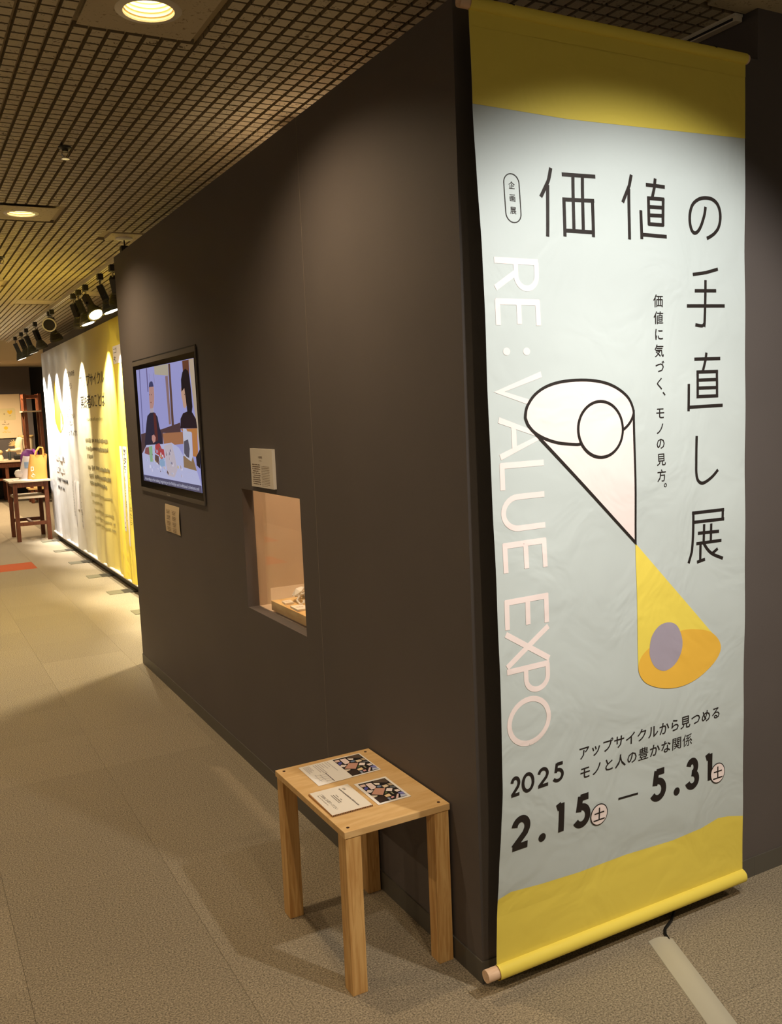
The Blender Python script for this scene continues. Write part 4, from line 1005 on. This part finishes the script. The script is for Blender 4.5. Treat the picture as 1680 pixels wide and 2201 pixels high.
strip(10050, 9370, 965, 890); hline('いつかそう', 10040, 9380, 928, 62, 2)
p.greek(10070, 9180, 800, 46, K, 0, 5, .9); p.greek(10050, 9450, 700, 40, (90, 86, 84), 0, 6, .9)
for i, (y, z0, z1, w) in enumerate(((8950, 830, 420, 40), (8770, 830, 340, 70), (8570, 830, 540, 70), (8400, 830, 330, 40))):
    if i in (1, 2): strip(y+50, y-50, z0+10, z1-10)
    vline(('おもしろいものが生まれる', '生まれ変わった', 'モノに', 'あたらしい値打ちを')[i], y, z0, z1, w, 2)
for i, (z, tx) in enumerate(((2010, 'すてるものを'), (1880, 'ってどう'), (1760, 'うに'), (1650, 'るの'), (1560, 'もったい'), (1480, 'いない'), (1370, 'ってんでな'))): hline(tx, 8900, 8900-105*len(tx), z, 62)
for i, y in enumerate((10350, 10280, 10180, 10110, 10030)): vline('いろいろなひとのことばをあつめてつくる'[i:i+14], y, 1990-40*i, 1420, 36, 0, (96, 92, 96))
pet = smooth_loop([(9700, 1990), (9780, 1700), (9830, 1510), (9640, 1400), (9440, 1375), (9240, 1450), (9220, 1560), (9400, 1690), (9560, 1850)], 5)
p.poly(pet, (244, 206, 60), 0); p.poly(smooth_loop([(9640, 1650), (9700, 1560), (9600, 1470), (9500, 1500), (9520, 1600)], 5), (206, 206, 212), 1)
p.build('lettering', on_long, M['ink'], lb, None, step=0.0008, kind='stuff')
MB().cyl((0.492, LB0, LZ0-0.004), (0.492, LB1, LZ0-0.004), 0.016, 12).build('bottom_pole', M['white'], lb, smooth=True)

# floor slots by the rear wall
SG = 'floor grilles beside the rear wall'
ordn = ['nearest floor grille slot, half hidden behind the partition end', 'second nearest floor grille slot beside the yellow end of the long banner', 'third floor grille slot out along the rear wall', 'fourth floor grille slot out along the rear wall', 'fifth floor grille slot along the rear wall before the farthest', 'farthest floor grille slot beside the small desk legs']
for i, y in enumerate((5.25, 6.2, 7.17, 8.19, 9.24, 10.27)):
    t = thing('floor_grille', ordn[i], 'floor grille', (0.4, y, 0), SG)
    MB().box((0.277, y-0.085, 0.0), (0.40, y+0.085, 0.004)).build('light_end', M['slot_light'], t)
    MB().box((0.40, y-0.085, 0.0), (0.515, y+0.085, 0.0042)).build('dark_end', M['slot_dark'], t)

# ------------------------------------------------------------------ small desk with bags
dk = thing('school_desk', 'small worn wooden desk with bags on it beyond the long banner', 'desk', (0.24, 10.8, 0))
DX0, DX1, DY0, DY1, DZ = -0.03, 0.47, 10.42, 11.15, 0.775
MB().box((DX0, DY0, DZ-0.022), (DX1, DY1, DZ)).build('desk_top', M['desk_top'], dk, bevel=0.003)
LX0, LX1, LY0, LY1 = 0.015, 0.435, 10.455, 11.115
for a in (LX0, LX1-0.05):
    for b in (LY0, LY1-0.05):
        MB().box((a, b, 0), (a+0.05, b+0.05, DZ-0.022)).build('leg', M['dark_wood'], dk, bevel=0.003)
for b in (LY0+.008, LY1-0.035):
    MB().box((LX0+.05, b, DZ-0.085), (LX1-.05, b+0.026, DZ-0.022)).build('apron', M['dark_wood'], dk)
    MB().box((LX0+.05, b, 0.20), (LX1-.05, b+0.026, 0.245)).build('stretcher', M['dark_wood'], dk)
for a in (LX0+.01, LX1-0.036):
    MB().box((a, LY0+.05, DZ-0.085), (a+.026, LY1-.05, DZ-0.022)).build('side_apron', M['dark_wood'], dk)
MB().box((LX0+.02, LY0+.004, 0.545), (LX1-.02, LY1-.02, 0.570)).build('book_shelf', M['desk_top'], dk)
MB().box((0.21, LY0+0.03, 0.205), (0.24, LY1-0.03, 0.235)).build('cross_stretcher', M['dark_wood'], dk)
pp_ = tag(MB().box((0.04, 10.50, DZ), (0.25, 10.78, DZ+0.006)).build('paper_stack', M['paper'], bevel=0.001), 'white paper sheets on the left half of the small desk', 'paper')
def bag(name, label, c, w, d, h, mat, lean, taper):
    t = thing(name, label, 'bag', (c[0], c[1], DZ)); x, y = c; z = DZ+0.0006
    def fn(i, j):
        a = 2*math.pi*i; r_ = 1-0.06*math.sin(3*a+5*j)*j
        sx = math.copysign(abs(math.cos(a))**0.45, math.cos(a)); sy = math.copysign(abs(math.sin(a))**0.45, math.sin(a))
        k_ = 1-taper*j
        return (x+sx*w/2*k_*r_+lean*j, y+sy*d/2*(1-0.65*j)*r_, z+h*j+0.012*j*math.sin(2*a))
    b_ = MB().grid(fn, 40, 12)
    b_.f.append(tuple(range(40)))
    b_.build('body', mat, t, smooth=True)
    return t
tote = bag('tote_bag', 'mustard canvas tote bag standing on the small desk', (0.335, 10.62), 0.24, 0.14, 0.31, M['mustard'], 0.03, 0.13)
for s in (-1, 1):
    MB().tube([(0.33, 10.62+s*0.02, DZ+0.30), (0.345, 10.62+s*0.025, DZ+0.35), (0.385, 10.62+s*0.02, DZ+0.405), (0.425, 10.62+s*0.02, DZ+0.40), (0.43, 10.62+s*0.02, DZ+0.35), (0.425, 10.62+s*0.02, DZ+0.29)], 0.011, 6).build('handle', M['mustard'], tote, smooth=True)
p = Print(); p.stroke(arc(0, 0, 20, 16, 0, 300), 5, (226, 216, 196)); p.stroke([(-20, 60), (10, 70), (10, 110), (-18, 112), (-20, 60)], 5, (226, 216, 196)); p.stroke([(-6, 40), (4, 20)], 5, (226, 216, 196))
p.build('white_mark', lambda u, v, off: Vector((0.28+u*MM, 10.542-off+0.0002*v, DZ+0.05+v*MM)), M['ink'], tote, kind='stuff')
wb = bag('plastic_bag', 'white plastic bag leaning behind the mustard tote on the small desk', (0.235, 10.83), 0.20, 0.13, 0.29, M['bagwhite'], 0.04, 0.25)
MB().box((0.21, 10.782, DZ+0.14), (0.27, 10.79, DZ+0.22)).build('blue_label', M['blue'], wb)
MB().lathe([(0.0, -0.055), (0.04, -0.04), (0.055, 0), (0.04, 0.04), (0, 0.055)], (0.135, 10.80, DZ+0.075), n=16).build('knot', M['bagwhite'], wb, smooth=True)
cp = thing('purple_cap', 'purple cap with a pink strap behind the bags on the small desk', 'cap', (0.30, 10.98, DZ))
MB().box((0.20, 10.97, DZ+.0006), (0.40, 11.10, DZ+0.22)).build('stand', M['purple'], cp, bevel=0.02)
MB().lathe([(0.105, 0.22), (0.10, 0.29), (0.075, 0.345), (0.03, 0.375), (0.0, 0.38)], (0.30, 11.04, DZ), n=24).build('crown', M['purple'], cp, smooth=True)
MB().tube([(0.35, 10.90, DZ+0.27), (0.37, 10.885, DZ+0.32), (0.345, 10.90, DZ+0.37), (0.39, 10.92, DZ+0.33), (0.40, 10.94, DZ+0.25)], 0.016, 8).build('strap', plain('pink_strap', (190, 90, 190), 0.5), cp, smooth=True)

# ------------------------------------------------------------------ far corner
fd = thing('work_table', 'dark brown work table with small objects against the far wall', 'table', (0.75, 17.2, 0))
TXa, TXb, TYa, TYb, TZt = -0.2, 1.16, 16.75, 17.55, 0.80
MB().box((TXa, TYa, TZt-0.04), (TXb, TYb, TZt)).build('table_top', M['desk_top'], fd, bevel=0.004)
for a in (TXa+.05, 0.55, TXb-0.11):
    for b in (TYa+.04, TYb-0.10): MB().box((a, b, 0), (a+0.06, b+0.06, TZt-0.04)).build('leg', M['dark_wood'], fd)
MB().box((TXa+.04, TYa+.05, TZt-0.14), (TXb-.05, TYa+.075, TZt-0.04)).build('apron', M['dark_wood'], fd)
MB().box((TXa+.06, TYa+.06, 0.42), (TXb-.06, TYb-.06, 0.45)).build('shelf', M['dark_wood'], fd)
MB().box((TXa+.06, TYb-.08, 0.05), (TXb-.06, TYb-.065, TZt-0.04)).build('back_board', M['dark'], fd)
ps = thing('wall_poster', 'large cream poster with a yellow heart and circle on the far wall', 'poster', (0.5, 17.88, 1.2))
MB().box((-0.35, 17.875, 1.20), (1.035, 17.899, 2.07)).build('panel', plain('poster_board', (228, 204, 164), 0.6), ps)
p = Print(); YH = (228, 184, 52)
p.poly(arc(0.905*1000, 1760, 30, 30, 0, 90, 6)+arc(100, 1760, 30, 30, 90, 180, 6)+arc(100, 1585, 30, 30, 180, 270, 6)+arc(905, 1585, 30, 30, 270, 360, 6), (214, 198, 150), 0)
p.poly(smooth_loop([(831, 1670), (790, 1705), (785, 1740), (810, 1752), (831, 1735), (852, 1752), (877, 1740), (872, 1705)], 4), YH, 1)
p.stroke([(708, 1680), (742, 1680)], 6, (110, 90, 60), 1); p.stroke([(725, 1663), (725, 1697)], 6, (110, 90, 60), 1)
p.stroke([(727, 1560), (727, 1510)], 7, (110, 90, 60), 1); p.stroke([(712, 1525), (727, 1508), (742, 1525)], 6, (110, 90, 60), 1)
p.ell(734, 1402, 38, 34, YH, 1); p.greek(670, 800, 1480, 18, (120, 96, 70), 1, 3); p.greek(690, 780, 1340, 16, YH, 1, 4); p.greek(650, 815, 1316, 16, YH, 1, 6); p.greek(815, 850, 1640, 14, (120, 96, 70), 1, 7)
p.build('poster_print', lambda x, z, off: Vector((x*MM, 17.8745-off, z*MM)), M['ink'], ps, step=0.0008, kind='stuff')
rk = thing('wooden_rack', 'tall open red-brown wooden rack in front of the far doorway', 'rack', (1.05, 16.3, 0))
for x in (0.90, 1.16):
    for y in (16.20, 16.55): MB().box((x, y, 0), (x+0.055, y+0.045, 2.02)).build('post', M['dark_wood'], rk)
for y in (16.205, 16.555): MB().box((0.955, y, 1.94), (1.16, y+0.035, 2.0)).build('top_rail', M['dark_wood'], rk)
for x in (0.91, 1.17):
    for z in (0.3, 1.02, 1.94): MB().box((x, 16.245, z), (x+0.035, 16.55, z+0.045)).build('side_rail', M['dark_wood'], rk)
MB().box((0.87, 16.17, 1.685), (1.20, 16.62, 1.71)).build('shelf', M['desk_top'], rk)
MB().box((0.87, 16.17, 0.25), (1.20, 16.62, 0.28)).build('low_shelf', M['plinth'], rk)
bk = thing('pale_basket', 'pale woven basket seen through the wooden rack', 'basket', (1.12, 17.0, TZt))
MB().lathe([(0.0, 0.001), (0.10, 0.001), (0.125, 0.30), (0.135, 0.42), (0.14, 0.44), (0.125, 0.44), (0.0, 0.43)], (1.03, 17.33, TZt), n=24).build('body', M['cream'], bk, smooth=True)
MB().open_lathe([(0.138, 0.40), (0.145, 0.41), (0.145, 0.44), (0.138, 0.45)], (1.03, 17.33, TZt), n=24).build('rim', M['tan'], bk, smooth=True)
sc_ = thing('white_sculpture', 'curved cream sculpture with an outstretched arm on the far table', 'sculpture', (0.86, 17.15, TZt))
MB().tube([(0.90, 17.05, TZt+.012), (0.87, 17.05, TZt+0.12), (0.85, 17.05, TZt+0.28), (0.89, 17.05, TZt+0.40), (0.90, 17.05, TZt+0.42)], [0.05, 0.07, 0.085, 0.06, 0.02], 12).build('body', M['cream'], sc_, smooth=True)
MB().tube([(0.86, 17.0, TZt+0.19), (0.76, 16.98, TZt+0.175), (0.66, 16.98, TZt+0.18), (0.61, 16.98, TZt+0.165)], [0.045, 0.032, 0.022, 0.02], 10).build('arm', M['cream'], sc_, smooth=True)
for k in range(5):
    a = math.radians(110+k*18)
    MB().tube([(0.80, 17.02, TZt+0.27), (0.80+0.07*math.cos(a), 17.02, TZt+0.27+0.07*math.sin(a)), (0.80+0.13*math.cos(a), 17.02, TZt+0.27+0.12*math.sin(a))], [0.008, 0.014, 0.004], 6).build('leaf', M['tan'], sc_, smooth=True)
bx_ = tag(MB().box((0.72, 16.76, TZt+.0006), (1.08, 16.88, TZt+0.10)).build('dark_roll', M['dark'], bevel=0.03), 'dark cloth roll lying on the far table below the sculpture', 'cloth')
v1 = thing('small_vase', 'tiny pale figure with a round head on the far table', 'figurine', (0.30, 16.95, TZt))
MB().lathe([(0.0, .001), (0.045, .001), (0.05, 0.05), (0.03, 0.10), (0.0, 0.11)], (0.62-.12, 16.9, TZt), n=16).build('body', M['cream'], v1, smooth=True)
MB().lathe([(0.0, 0.10), (0.03, 0.11), (0.045, 0.15), (0.03, 0.19), (0.0, 0.20)], (0.62-.12, 16.9, TZt), n=16).build('head', M['tan'], v1, smooth=True)
v2 = thing('slim_bottle', 'slim dark bottle with a pale stopper beside the tiny figure', 'bottle', (0.6, 16.92, TZt))
MB().lathe([(0.0, .001), (0.028, .001), (0.028, 0.14), (0.016, 0.16), (0.0, 0.165)], (0.66, 16.92, TZt), n=14).build('body', M['dark_green'], v2, smooth=True)
MB().lathe([(0.012, 0.16), (0.022, 0.18), (0.018, 0.21), (0.0, 0.22)], (0.66, 16.92, TZt), n=14).build('stopper', M['tan'], v2, smooth=True)
